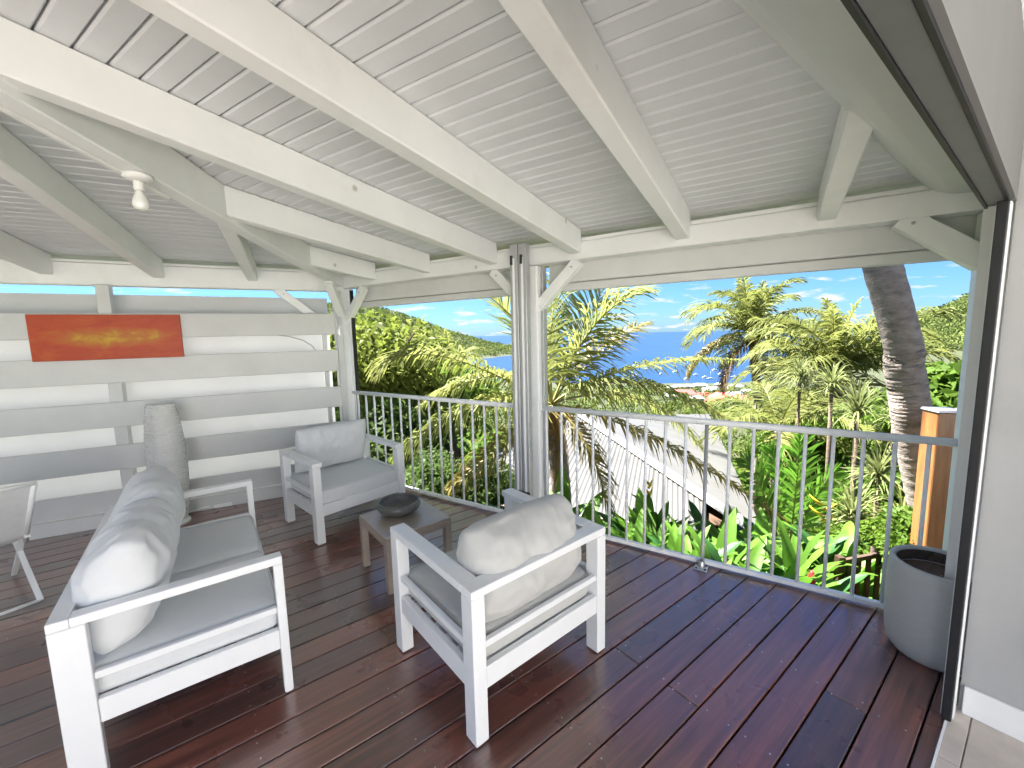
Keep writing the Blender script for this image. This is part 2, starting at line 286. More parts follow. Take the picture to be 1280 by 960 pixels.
# ------------------------------------------------------------------ building helpers
XF = {}                                             # world matrices of the empties
def tag(o, label=None, cat=None, group=None, kind=None):
    if label: o['label'] = label
    if cat: o['category'] = cat
    if group: o['group'] = group
    if kind: o['kind'] = kind
    return o
def thing(name, label, cat, loc=(0, 0, 0), rz=0.0, group=None, kind=None):
    o = bpy.data.objects.new(name, None); col.objects.link(o)
    o.location = loc; o.rotation_euler = (0, 0, rz); o.empty_display_size = 0.1
    XF[o] = Matrix.Translation(Vector(loc)) @ Matrix.Rotation(rz, 4, 'Z')
    return tag(o, label, cat, group, kind)
def link(name, me, parent=None, M=None):
    o = bpy.data.objects.new(name, me); col.objects.link(o)
    if parent is not None: o.parent = parent
    if M is not None: o.matrix_local = M
    return o
class MB:
    """collects shapes into ONE mesh"""
    def __init__(s): s.bm = bmesh.new()
    def hexa(s, pts, bevel=0.0, seg=1):
        vs = [s.bm.verts.new(p) for p in pts]
        fs = [s.bm.faces.new([vs[i] for i in q]) for q in ((0, 3, 2, 1), (4, 5, 6, 7), (0, 1, 5, 4), (1, 2, 6, 5), (2, 3, 7, 6), (3, 0, 4, 7))]
        if bevel:
            es = {e for f in fs for e in f.edges}
            bmesh.ops.bevel(s.bm, geom=list(es), offset=bevel, segments=seg, affect='EDGES', profile=0.5)
        return s
    def obox(s, c, ax, ay, az, bevel=0.0, seg=1):
        """box with centre c and HALF axis vectors"""
        c, ax, ay, az = Vector(c), Vector(ax), Vector(ay), Vector(az)
        return s.hexa([c - ax - ay - az, c + ax - ay - az, c + ax + ay - az, c - ax + ay - az,
                       c - ax - ay + az, c + ax - ay + az, c + ax + ay + az, c - ax + ay + az], bevel, seg)
    def box(s, x0, x1, y0, y1, z0, z1, bevel=0.0, seg=1):
        return s.obox(((x0 + x1) / 2, (y0 + y1) / 2, (z0 + z1) / 2), ((x1 - x0) / 2, 0, 0), (0, (y1 - y0) / 2, 0), (0, 0, (z1 - z0) / 2), bevel, seg)
    def bar(s, a, b, w, h, up=ZZ, bevel=0.0):
        """rectangular bar from a to b, w across, h in the up direction"""
        a, b = Vector(a), Vector(b); d = (b - a); L = d.length; d.normalize()
        side = d.cross(up).normalized(); u = side.cross(d).normalized()
        return s.obox((a + b) / 2, d * L / 2, side * w / 2, u * h / 2, bevel)
    def tube(s, pts, r, n=8, caps=True):
        pts = [Vector(p) for p in pts]; rs = r if isinstance(r, (list, tuple)) else [r] * len(pts)
        rings = []
        ref = Vector((0.3, 0.2, 1)).normalized()
        for i, p in enumerate(pts):
            d = (pts[min(i + 1, len(pts) - 1)] - pts[max(i - 1, 0)]).normalized()
            if abs(d.dot(ref)) > 0.95: ref2 = Vector((1, 0, 0))
            else: ref2 = ref
            a = d.cross(ref2).normalized(); b = d.cross(a)
            rings.append([s.bm.verts.new(p + (a * math.cos(2 * math.pi * k / n) + b * math.sin(2 * math.pi * k / n)) * rs[i]) for k in range(n)])
        for A, B in zip(rings, rings[1:]):
            for k in range(n):
                f = s.bm.faces.new((A[k], A[(k + 1) % n], B[(k + 1) % n], B[k])); f.smooth = True
        if caps:
            s.bm.faces.new(rings[0][::-1]); s.bm.faces.new(rings[-1])
        return s
    def lathe(s, prof, c=(0, 0, 0), n=40, smooth=True):
        c = Vector(c); rings = []
        for r, z in prof:
            if r < 1e-5: rings.append([s.bm.verts.new(c + Vector((0, 0, z)))])
            else: rings.append([s.bm.verts.new(c + Vector((r * math.cos(2 * math.pi * k / n), r * math.sin(2 * math.pi * k / n), z))) for k in range(n)])
        for A, B in zip(rings, rings[1:]):
            for k in range(n):
                a = [A[k % len(A)], A[(k + 1) % len(A)]] if len(A) > 1 else [A[0]]
                b = [B[(k + 1) % len(B)], B[k % len(B)]] if len(B) > 1 else [B[0]]
                f = s.bm.faces.new(a + b); f.smooth = smooth
        return s
    def prism(s, poly, off):
        """closed polygon (list of points) extruded by off"""
        a = [s.bm.verts.new(p) for p in poly]; b = [s.bm.verts.new(Vector(p) + Vector(off)) for p in poly]
        s.bm.faces.new(a[::-1]); s.bm.faces.new(b)
        for i in range(len(a)):
            j = (i + 1) % len(a); s.bm.faces.new((a[i], a[j], b[j], b[i]))
        return s
    def mesh(s, name, m, fix=True):
        if fix: bmesh.ops.recalc_face_normals(s.bm, faces=s.bm.faces)
        me = bpy.data.meshes.new(name); s.bm.to_mesh(me); s.bm.free()
        me.materials.append(MATS[m] if isinstance(m, str) else m)
        return me
    def build(s, name, m, parent=None, local=False, fix=True):
        """shapes were given in world space unless local"""
        if parent is not None and not local and parent in XF:
            s.bm.transform(XF[parent].inverted())
        return link(name, s.mesh(name, m, fix), parent)
def world_obj(name, mb, m, origin, parent=None, rz=0.0):
    """a mesh whose own origin sits at `origin` (world) though its shapes came in world space"""
    M = Matrix.Translation(Vector(origin)) @ Matrix.Rotation(rz, 4, 'Z')
    mb.bm.transform(M.inverted())
    o = link(name, mb.mesh(name, m), parent)
    o.matrix_local = (XF[parent].inverted() @ M) if parent is not None and parent in XF else M
    XF[o] = M
    return o
def raw(name, verts, faces, m, smooth=False):
    me = bpy.data.meshes.new(name)
    me.from_pydata([tuple(v) for v in verts], [], [tuple(f) for f in faces]); me.update()
    if smooth: me.polygons.foreach_set('use_smooth', [True] * len(me.polygons))
    me.materials.append(MATS[m]); return me
def quads(name, V, m, smooth=False):
    """V: (n,4,3) array of quads"""
    V = np.asarray(V, dtype=np.float32); n = len(V)
    me = bpy.data.meshes.new(name)
    me.vertices.add(n * 4); me.vertices.foreach_set('co', V.reshape(-1))
    me.loops.add(n * 4); me.loops.foreach_set('vertex_index', np.arange(n * 4, dtype=np.int32))
    me.polygons.add(n); me.polygons.foreach_set('loop_start', np.arange(0, n * 4, 4, dtype=np.int32)); me.polygons.foreach_set('loop_total', np.full(n, 4, dtype=np.int32))
    if smooth: me.polygons.foreach_set('use_smooth', np.ones(n, dtype=bool))
    me.update(calc_edges=True); me.validate(); me.materials.append(MATS[m]); return me

# ================================================================== THE SETTING: ground, sea, hills
def lerp_tab(x, tab):
    for (a, za), (b, zb) in zip(tab, tab[1:]):
        if x <= b: return za + (zb - za) * max(0.0, (x - a) / (b - a))
    return tab[-1][1]
SLOPE = [(-400, 30), (-20, 0.5), (-6, -0.6), (3.0, -1.25), (6, -2.2), (10, -3.4), (20, -7.5), (50, -18), (100, -33), (200, -50), (350, -63), (480, -70), (600, -75.5), (690, -80.6), (760, -86), (6000, -130)]
def ground_z(x, y):
    r = math.hypot(x, y); a = math.degrees(math.atan2(x, y))
    q = x * math.sin(R(20)) + y * math.cos(R(20))
    lateral = abs(x * math.cos(R(20)) - y * math.sin(R(20)))
    z = lerp_tab(q, SLOPE)
    if a > 42.5 and r > 600: z = max(z, -77.0)
    # flanks of the valley
    if a < -16: z += min(1.0, (-16 - a) / 30) * min(r * 0.06, 60)
    # hill across the bay on the right and the far one on the left
    if r > 500:
        hx, hy = 1250 * math.sin(R(66)), 1250 * math.cos(R(66))
        d = math.hypot((x - hx) * 1.0, (y - hy) * 1.0)
        z += 430 * math.exp(-(d / 360) ** 2)
        hx, hy = 2300 * math.sin(R(-21)), 2300 * math.cos(R(-21))
        d = math.hypot(x - hx, y - hy)
        z += 255 * math.exp(-(d / 560) ** 2)
    k = min(1.0, max(0.0, (r - 8) / 60))
    if z > -79: z += k * min(r * 0.012, 7) * noise.fractal(Vector((x, y, 0)) * (6.0 / max(60, r)), 1.0, 2.0, 4)
    return z
def build_ground():
    rs = [0.0] + list(np.geomspace(1.5, 5200, 120)); na = 240
    vs, fs = [(0, 0, ground_z(0, 0))], []
    for r in rs[1:]:
        for k in range(na):
            a = 2 * math.pi * k / na; x, y = r * math.sin(a), r * math.cos(a); vs.append((x, y, ground_z(x, y)))
    for k in range(na): fs.append((0, 1 + (k + 1) % na, 1 + k))
    for i in range(len(rs) - 2):
        b0, b1 = 1 + i * na, 1 + (i + 1) * na
        for k in range(na):
            j = (k + 1) % na; fs.append((b0 + k, b0 + j, b1 + j, b1 + k))
    me = raw('ground', vs, fs, 'ground', smooth=True)
    tag(link('ground', me), kind='structure')
build_ground()
def build_sea():
    rs = list(np.geomspace(150, 45000, 40)); na = 96; vs, fs = [], []
    for r in rs:
        for k in range(na):
            a = 2 * math.pi * k / na; vs.append((r * math.sin(a), r * math.cos(a), 0))
    for i in range(len(rs) - 1):
        for k in range(na):
            j = (k + 1) % na; fs.append((i * na + k, i * na + j, (i + 1) * na + j, (i + 1) * na + k))
    o = link('sea', raw('sea', vs, fs, 'sea', smooth=True)); o.location = (0, 0, -80); tag(o, kind='structure')
build_sea()

# ================================================================== DECK
deck = thing('deck', None, None, (0, 0, 0), kind='structure')
NR_EDGE, NW_EDGE = 3.05, 4.86
brd_nr, nb_nr, brd_nw, nb_nw = BRD.dot(NR), NB.dot(NR), BRD.dot(NW), NB.dot(NW)
def u_max(v): return min((NR_EDGE - v * nb_nr) / brd_nr, (NW_EDGE - v * nb_nw) / brd_nw)
seams = [-0.160, -0.215] + [-0.368 - 0.1513 * k for k in range(40)]
screws = MB()
rd = random.Random(3)
JOIST = 0.52
for i, (v0, v1) in enumerate(zip(seams, seams[1:])):
    g = 0.0035
    va, vb = v0 - g, v1 + g
    ua, ub = u_max(va), u_max(vb)
    umin = -3.6
    if min(ua, ub) < umin + 0.3: break
    # joints on joist lines
    cuts = []
    c = umin + rd.choice([2, 3, 4, 5, 6]) * JOIST
    while c < min(ua, ub) - 0.9:
        cuts.append(c); c += rd.choice([5, 6, 7, 8]) * JOIST
    if i in (0, 1): cuts = []
    st = umin
    for c in cuts + [None]:
        e0, e1 = (c - 0.002, c - 0.002) if c is not None else (ua, ub)
        dz = rd.uniform(-0.0008, 0.0008)
        pts = [BF(st, va, -0.03), BF(e0, va, -0.03), BF(e1, vb, -0.03), BF(st, vb, -0.03), BF(st, va, dz), BF(e0, va, dz), BF(e1, vb, dz), BF(st, vb, dz)]
        MB().hexa(pts, 0.003).build('deck_board', 'deck_wood', deck)
        st = (c + 0.002) if c is not None else 0
    if i > 0:
        k = 0
        u = umin + 0.02
        while u < min(ua, ub) - 0.04:
            near_cut = any(abs(u - c) < 0.05 for c in cuts)
            for du in ((-0.025, 0.025) if near_cut else (rd.uniform(-0.008, 0.008),)):
                for vv in (va - 0.028, vb + 0.028):
                    if rd.random() < 0.9:
                        p = BF(u + du + rd.uniform(-0.006, 0.006), vv + rd.uniform(-0.006, 0.006), 0.0012)
                        screws.lathe([(0, 0.0006), (0.0036, 0.0004), (0.004, -0.002)], p, n=6, smooth=False)
            u += JOIST
sc = screws.build('screw_heads', 'steel', deck); tag(sc, kind='stuff')
# joists and the skirt below the boards
MB().prism([BF(-3.6, -0.16, -0.045), BF(u_max(-0.16) - 0.01, -0.16, -0.045), RF(4.0, NR_EDGE - 0.02, -0.045), BF(-3.6, -5.0, -0.045)], (0, 0, -0.02)).build('underlay', 'dark_wood', deck)
MB().hexa([RF(-1.0, NR_EDGE - 0.04, -0.30), RF(4.1, NR_EDGE - 0.04, -0.30), RF(4.1, NR_EDGE, -0.30), RF(-1.0, NR_EDGE, -0.30),
           RF(-1.0, NR_EDGE - 0.04, -0.034), RF(4.1, NR_EDGE - 0.04, -0.034), RF(4.1, NR_EDGE, -0.034), RF(-1.0, NR_EDGE, -0.034)]).build('skirt_board', 'dark_wood', deck)

# ================================================================== HOUSE FRONT: tiles, jamb, head, lintel
tiles = thing('tile_floor', None, None, BF(2.0, 0.3, 0), kind='structure')
MB().hexa([BF(-4.2, -0.157, -0.05), BF(2.6, -0.157, -0.05), BF(2.6, 4.5, -0.05), BF(-4.2, 4.5, -0.05),
           BF(-4.2, -0.157, -0.003), BF(2.6, -0.157, -0.003), BF(2.6, 4.5, -0.003), BF(-4.2, 4.5, -0.003)]).build('grout_bed', 'grout', tiles)
tv = -0.157
row = 0
while tv < 4.4:  # rows behind the camera are added to bounce sunlight into the veranda
    d1 = 0.06 if row == 0 else 0.33
    tu = -4.2
    while tu < 2.44:
        e = min(tu + 0.45, 2.46)
        MB().hexa([BF(tu + .002, tv + .002, -0.002), BF(e - .002, tv + .002, -0.002), BF(e - .002, tv + d1 - .002, -0.002), BF(tu + .002, tv + d1 - .002, -0.002),
                   BF(tu + .002, tv + .002, 0.004), BF(e - .002, tv + .002, 0.004), BF(e - .002, tv + d1 - .002, 0.004), BF(tu + .002, tv + d1 - .002, 0.004)], 0.0015).build('tile', 'tile', tiles)
        tu += 0.45
    tv += d1; row += 1
hw = thing('house_wall', 'pale grey rendered house wall with white skirting beside the open doorway', 'wall', BF(2.6, 0.3, 0))
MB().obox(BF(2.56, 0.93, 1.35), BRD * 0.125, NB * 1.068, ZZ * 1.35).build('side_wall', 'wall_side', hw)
MB().obox(BF(2.427, 0.935, 0.065), BRD * 0.008, NB * 1.062, ZZ * 0.061, 0.003).build('skirting', 'wall_white', hw)
MB().obox(BF(3.2, -0.19, 1.35), BRD * 0.51, NB * 0.05, ZZ * 1.35).build('front_wall', 'wall_white', hw)
MB().obox(BF(0.6, -0.176, 2.44), BRD * 3.05, NB * 0.028, ZZ * 0.30).build('lintel', 'wall_grey', hw)
MB().obox(BF(0.6, -0.1415, 2.40), BRD * 1.82, NB * 0.006, ZZ * 0.339).build('lintel_render', 'wall_grey', hw)
MB().obox(BF(2.432, 0.05, 0.42), BRD * 0.004, NB * 0.035, ZZ * 0.06, 0.004).build('switch_plate', 'grey_alu', hw)
MB().obox(BF(-1.0, 4.6, 1.35), BRD * 4.2, NB * 0.1, ZZ * 1.35).build('unseen_bounce_wall', 'wall_white', hw)  # unseen wall added behind the camera, room left unroofed, to bounce sunlight forward
df = thing('door_frame', 'grey aluminium sliding door frame with black rubber seal in the doorway', 'door frame', BF(2.37, -0.16, 0))
MB().obox(BF(0.6, -0.179, 2.095), BRD * 1.80, NB * 0.025, ZZ * 0.043, 0.003).build('head_track', 'grey_alu', df)
MB().obox(BF(0.6, -0.207, 2.056), BRD * 1.80, NB * 0.004, ZZ * 0.010).build('head_seal', 'rubber', df)
MB().obox(BF(0.6, -0.1515, 2.055), BRD * 1.80, NB * 0.004, ZZ * 0.005).build('head_seal', 'rubber', df)
MB().obox(BF(2.335, -0.1615, 1.028), BRD * 0.012, NB * 0.0150, ZZ * 1.024, 0.003).build('jamb_seal', 'rubber', df)
MB().obox(BF(2.378, -0.1615, 1.028), BRD * 0.030, NB * 0.019, ZZ * 1.024, 0.002).build('jamb_edge', 'rail_white', df)
MB().obox(BF(0.6, -0.1595, 0.0025), BRD * 1.72, NB * 0.004, ZZ * 0.004).build('threshold_strip', 'rail_white', df)

# ================================================================== VERANDA ROOF
CORNER = Vector((-1.86, 4.70, 0))
HIP = dirv(-4.9); NH = dirv(85.1)
TR = math.tan(R(4.764)); ZR = 2.372              # right-hand slope: ceiling height at n = 3.0
TL = 0.0718; ZL = 2.372                          # left-hand slope: ceiling height at n = 5.05
def ceil_r(n): return ZR + TR * (3.0 - n)
def ceil_l(n): return ZL + TL * (5.05 - n)
def hip_pt(lam): return CORNER - HIP * lam       # lam metres back from the corner
def hip_s(n):                                    # where the row nr = n meets the hip, as s
    lam = (CORNER.dot(NR) - n) / HIP.dot(NR); return hip_pt(lam).dot(RAIL)
def hip_t(n):
    lam = (CORNER.dot(NW) - n) / HIP.dot(NW); return hip_pt(lam).dot(WALL)
roof = thing('veranda_roof', 'white timber veranda roof with rafters, hip beam and tongue and groove planks', 'roof', (CORNER.x, CORNER.y, 0))
PITCHP = 0.0858
n0 = 3.42
k = 0
while n0 > -0.45:
    n1 = n0 - PITCHP; g = 0.0030
    a, b = n0 - g, n1 + g
    za, zb = ceil_r(a), ceil_r(b)
    s0 = -1.9 if b > 1.9 else -1.9
    sa, sb = hip_s(a), hip_s(b)
    t = 0.026
    MB().hexa([RF(s0, b, zb), RF(s0, a, za), RF(sa, a, za), RF(sb, b, zb), RF(s0, b, zb + t), RF(s0, a, za + t), RF(sa, a, za + t), RF(sb, b, zb + t)], 0.0065).build('ceiling_plank', 'ceiling_paint', roof)
    n0 = n1
n0 = 5.40
while n0 > 1.3:
    n1 = n0 - PITCHP * 1.12; g = 0.0030
    a, b = n0 - g, n1 + g
    za, zb = ceil_l(a), ceil_l(b); ta, tb = hip_t(a), hip_t(b); t0 = -5.5; t = 0.026
    MB().hexa([WF(t0, b, zb), WF(tb, b, zb), WF(ta, a, za), WF(t0, a, za), WF(t0, b, zb + t), WF(tb, b, zb + t), WF(ta, a, za + t), WF(t0, a, za + t)], 0.0065).build('ceiling_plank', 'ceiling_paint', roof)
    n0 = n1
# sheet metal above the planks (one sheet per slope), coloured dark as groove shade
def slab(pts, t, name, m):
    MB().prism(pts, (0, 0, t)).build(name, m, roof)
ro = 0.045
def hp_r(n): p = RF(hip_s(n), n, ceil_r(n) + ro); return p
slab([RF(-2.2, 3.55, ceil_r(3.55) + ro), RF(hip_s(3.55), 3.55, ceil_r(3.55) + ro), hp_r(-0.5), RF(-2.2, -0.5, ceil_r(-0.5) + ro)], 0.02, 'roof_sheet', 'dark_wood')
slab([WF(-5.8, 5.42, ceil_l(5.42) + ro), WF(hip_t(5.42), 5.42, ceil_l(5.42) + ro), WF(hip_t(1.2), 1.2, ceil_l(1.2) + ro), WF(-5.8, 1.2, ceil_l(1.2) + ro)][::-1], 0.02, 'roof_sheet', 'dark_wood')
# rafters of the right-hand slope: bottoms 0.17 below the planks
RW, RDEP = 0.085, 0.172
BEAM_N = 2.945                                     # inner face of the eave beam
CASS_LINE = lambda s: None
for k in range(-1, 5):
    s = 0.487 + 0.743 * k + RW / 2
    na = BEAM_N
    if k == -1: nend = 1.75                        # runs into the awning housing
    else: nend = -0.42
    # stops at the hip
    lam_s = None
    for q in np.arange(BEAM_N, -0.9, -0.01):
        if hip_s(q) < s - 0.02: nend = max(nend, q); break
    pts = [RF(s - RW / 2, na, ceil_r(na) - RDEP), RF(s + RW / 2, na, ceil_r(na) - RDEP), RF(s + RW / 2, nend, ceil_r(nend) - RDEP), RF(s - RW / 2, nend, ceil_r(nend) - RDEP),
           RF(s - RW / 2, na, ceil_r(na) - .003), RF(s + RW / 2, na, ceil_r(na) - .003), RF(s + RW / 2, nend, ceil_r(nend) - .003), RF(s - RW / 2, nend, ceil_r(nend) - .003)]
    MB().hexa(pts, 0.006).build('rafter', 'white_paint', roof)
LBEAM_N = 4.955
for k in range(0, 6):
    t = -0.285 - 0.735 * k - RW / 2
    na = LBEAM_N; nend = 1.3
    for q in np.arange(LBEAM_N, 1.3, -0.01):
        if hip_t(q) < t + 0.02: nend = q; break
    pts = [WF(t - RW / 2, na, ceil_l(na) - RDEP), WF(t + RW / 2, na, ceil_l(na) - RDEP), WF(t + RW / 2, nend, ceil_l(nend) - RDEP), WF(t - RW / 2, nend, ceil_l(nend) - RDEP),
           WF(t - RW / 2, na, ceil_l(na) - .003), WF(t + RW / 2, na, ceil_l(na) - .003), WF(t + RW / 2, nend, ceil_l(nend) - .003), WF(t - RW / 2, nend, ceil_l(nend) - .003)]
    MB().hexa(pts, 0.006).build('rafter', 'white_paint', roof)
# hip beam, a little deeper than the rafters
def hip_z(lam): return ceil_r(hip_pt(lam).dot(NR))
l0, l1 = 0.02, 6.2
HD, HWD = 0.205, 0.045
pa, pb = hip_pt(l0), hip_pt(l1)
MB().hexa([pa - NH * HWD + ZZ * (hip_z(l0) - HD), pa + NH * HWD + ZZ * (hip_z(l0) - HD), pb + NH * HWD + ZZ * (hip_z(l1) - HD), pb - NH * HWD + ZZ * (hip_z(l1) - HD),
           pa - NH * HWD + ZZ * (hip_z(l0) - .006), pa + NH * HWD + ZZ * (hip_z(l0) - .006), pb + NH * HWD + ZZ * (hip_z(l1) - .006), pb - NH * HWD + ZZ * (hip_z(l1) - .006)], 0.006).build('hip_beam', 'white_paint', roof)
# lighting conduit clipped along the lower edge of the hip beam
MB().bar(hip_pt(2.55) - NH * 0.036 + ZZ * (hip_z(2.55) - HD - 0.008), hip_pt(5.4) - NH * 0.036 + ZZ * (hip_z(5.4) - HD - 0.008), 0.02, 0.014, bevel=0.002).build('cable_duct', 'wall_white', roof)
# eave beams
def beam_r(z0, z1, n0, n1, s0, s1, name, m='white_paint', bev=0.005):
    MB().hexa([RF(s0, n0, z0), RF(s0, n1, z0), RF(s1, n1, z0), RF(s1, n0, z0), RF(s0, n0, z1), RF(s0, n1, z1), RF(s1, n1, z1), RF(s1, n0, z1)], bev).build(name, m, roof)
beam_r(2.162, 2.288, BEAM_N, 3.075, -1.9, 4.06, 'eave_beam')
beam_r(2.290, 2.318, BEAM_N + 0.012, 3.06, -1.9, 4.06, 'wall_plate')
MB().hexa([WF(-5.5, LBEAM_N, 2.132), WF(-5.5, 5.09, 2.132), WF(0.52, 5.09, 2.132), WF(0.52, LBEAM_N, 2.132), WF(-5.5, LBEAM_N, 2.318), WF(-5.5, 5.09, 2.318), WF(0.52, 5.09, 2.318), WF(0.52, LBEAM_N, 2.318)], 0.005).build('eave_beam', 'white_paint', roof)
MB().hexa([WF(-5.5, LBEAM_N - 0.012, 2.320), WF(-5.5, 5.06, 2.320), WF(0.5, 5.06, 2.320), WF(0.5, LBEAM_N - 0.012, 2.320), WF(-5.5, LBEAM_N - 0.012, 2.342), WF(-5.5, 5.06, 2.342), WF(0.5, 5.06, 2.342), WF(0.5, LBEAM_N - 0.012, 2.342)], 0.004).build('wall_plate', 'wall_white', roof)
# gutter outside the eave
MB().hexa([RF(-2.2, 3.50, 2.24), RF(-2.2, 3.62, 2.24), RF(4.4, 3.62, 2.24), RF(4.4, 3.50, 2.24), RF(-2.2, 3.49, 2.335), RF(-2.2, 3.63, 2.335), RF(4.4, 3.63, 2.335), RF(4.4, 3.49, 2.335)], 0.008).build('gutter', 'roof_edge', roof)

# ================================================================== posts with knee braces
def brace(a, b, w, h, post, bev=0.004):
    a, b = Vector(a), Vector(b)
    MB().bar(a, b, w, h, bevel=bev).build('knee_brace', 'white_paint', post)
    dn = (b - a).normalized(); sd_ = dn.cross(ZZ).normalized()
    if sd_.dot(CAM - a) < 0: sd_ = -sd_
    for f_ in (0.12, 0.86):
        c_ = a.lerp(b, f_) + sd_ * (w / 2)
        MB().tube([c_ - sd_ * 0.002, c_ + sd_ * 0.004], 0.009, 12).build('washer', 'steel', post)
        MB().tube([c_ + sd_ * 0.003, c_ + sd_ * 0.009], 0.0055, 6).build('bolt', 'steel', post)
cp = thing('veranda_post', 'white timber corner post where slatted wall meets the railing', 'post', (CORNER.x, CORNER.y, 0), group='veranda posts')
MB().obox(CORNER + ZZ * 1.08, RAIL * 0.055, NR * 0.055, ZZ * 1.079, 0.006).build('shaft', 'white_paint', cp)
pc = CORNER - HIP * 0.085 - NH * 0.02
brace(RF(3.72, 3.0, 2.155), RF(4.11, 3.0, 1.73), 0.07, 0.075, cp)
brace(WF(-0.13, 5.0, 2.14), WF(0.40, 5.0, 1.70), 0.07, 0.08, cp)
brace(hip_pt(0.42) + ZZ * (hip_z(0.42) - HD - 0.005), hip_pt(0.06) + ZZ * 1.88, 0.08, 0.075, cp)
MB().tube([CORNER - NR * 0.09 + RAIL * 0.02 + ZZ * 0.01, CORNER - NR * 0.09 + RAIL * 0.02 + ZZ * 2.20], 0.024, 12).build('drain_pipe', 'rail_white', cp)
MB().obox(CORNER + RAIL * -0.10 + NR * 0.03 + ZZ * 1.08, RAIL * 0.016, NR * 0.03, ZZ * 1.07, 0.003).build('screen_guide', 'rail_white', cp)
MB().obox(CORNER + RAIL * -0.122 + NR * 0.03 + ZZ * 1.08, RAIL * 0.004, NR * 0.022, ZZ * 1.06).build('guide_seal', 'rubber', cp)
mp_ = thing('veranda_post', 'white timber post in the middle of the railing', 'post', RF(1.655, 3.0, 0), group='veranda posts')
MB().obox(RF(1.655, 3.0, 1.08), RAIL * 0.052, NR * 0.052, ZZ * 1.079, 0.012, 2).build('shaft', 'white_paint', mp_)
brace(RF(1.27, 3.0, 2.16), RF(1.665, 3.0, 1.79), 0.075, 0.08, mp_)
brace(RF(2.05, 3.0, 2.16), RF(1.66, 3.0, 1.79), 0.075, 0.08, mp_)
MB().obox(RF(1.588, 3.03, 1.08), RAIL * 0.010, NR * 0.03, ZZ * 1.07, 0.002).build('screen_guide', 'track_alu', mp_)
ep = thing('veranda_post', 'slim white post at the right end of the railing by the doorway', 'post', RF(-0.86, 3.0, 0), group='veranda posts')
MB().obox(RF(-0.852, 3.0, 1.08), RAIL * 0.030, NR * 0.05, ZZ * 1.079, 0.005).build('shaft', 'white_paint', ep)
brace(RF(-0.53, 3.0, 2.175), RF(-0.90, 3.0, 1.885), 0.075, 0.105, ep)

# roller screens folded up under the beam
def screen(name, label, s0, s1):
    t = thing(name, label, 'roller screen', RF((s0 + s1) / 2, 3.12, 1.98), group='rolled up screens under the beam')
    MB().hexa([RF(s0, 3.085, 2.02), RF(s0, 3.185, 2.02), RF(s1, 3.185, 2.02), RF(s1, 3.085, 2.02), RF(s0, 3.085, 2.22), RF(s0, 3.185, 2.22), RF(s1, 3.185, 2.22), RF(s1, 3.085, 2.22)], 0.012, 2).build('housing', 'screen_fabric', t)
    MB().hexa([RF(s0 + .02, 3.10, 1.955), RF(s0 + .02, 3.15, 1.955), RF(s1 - .02, 3.15, 1.955), RF(s1 - .02, 3.10, 1.955), RF(s0 + .02, 3.10, 2.016), RF(s0 + .02, 3.15, 2.016), RF(s1 - .02, 3.15, 2.016), RF(s1 - .02, 3.10, 2.016)], 0.006).build('bottom_bar', 'screen_fabric', t)
screen('roller_screen', 'rolled up off white screen under the beam left of the middle post', 1.74, 3.98)
screen('roller_screen', 'rolled up off white screen under the beam right of the middle post', -1.10, 1.57)

# folded shutter track standing before the middle post
ft = thing('shutter_track', 'grey aluminium folding shutter profile standing against the middle post', 'shutter', RF(1.72, 2.86, 0))
s_a = at_plane(641, 450, NR * 2.86, NR).dot(RAIL); s_b = at_plane(661.5, 450, NR * 2.86, NR).dot(RAIL)
ws = (s_a - s_b) / 2
for q, wd in ((s_b + ws * 0.5, ws * 0.46), (s_b + ws * 1.5, ws * 0.46)):
    MB().obox(RF(q, 2.87, 1.19), RAIL * wd, NR * 0.03, ZZ * 1.125, 0.004).build('profile', 'track_alu', ft)
    MB().obox(RF(q, 2.838, 1.16), RAIL * wd * 0.25, NR * 0.004, ZZ * 1.05).build('groove', 'rail_white', ft)
for q in (s_b + ws * 0.55, s_b + ws * 1.7):
    MB().obox(RF(q, 2.832, 2.195), RAIL * 0.010, NR * 0.008, ZZ * 0.035, 0.003).build('latch', 'dark_hardware', ft)
MB().obox(RF(s_b + ws, 2.85, 0.30), RAIL * ws * 0.95, NR * 0.04, ZZ * 0.035, 0.006).build('foot_bracket', 'dark_hardware', ft)
MB().tube([RF(s_b + ws * .4, 2.80, 0.33), RF(s_b + ws * 1.6, 2.80, 0.33)], 0.012, 8).build('roller', 'dark_hardware', ft)

# ================================================================== awning housing along the house front
aw = thing('awning_housing', 'long white rounded awning housing above the doorway', 'awning', BF(2.9, -0.35, 2.25))
prof = [(-0.206, 2.262), (-0.24, 2.252), (-0.30, 2.246), (-0.37, 2.250), (-0.42, 2.268), (-0.465, 2.305), (-0.50, 2.345), (-0.53, 2.39), (-0.552, 2.44), (-0.565, 2.50), (-0.565, 2.62), (-0.206, 2.62)]
def end_u(v): return (2.938 - v * nb_nr) / brd_nr
mbk = MB()
A = [mbk.bm.verts.new(BF(-2.6, v, z)) for v, z in prof]; B = [mbk.bm.verts.new(BF(end_u(v), v, z)) for v, z in prof]
for i in range(len(prof) - 1):
    f = mbk.bm.faces.new((A[i], A[i + 1], B[i + 1], B[i])); f.smooth = True
mbk.bm.faces.new(B[::-1])
mbk.build('cover', 'powder_white', aw)

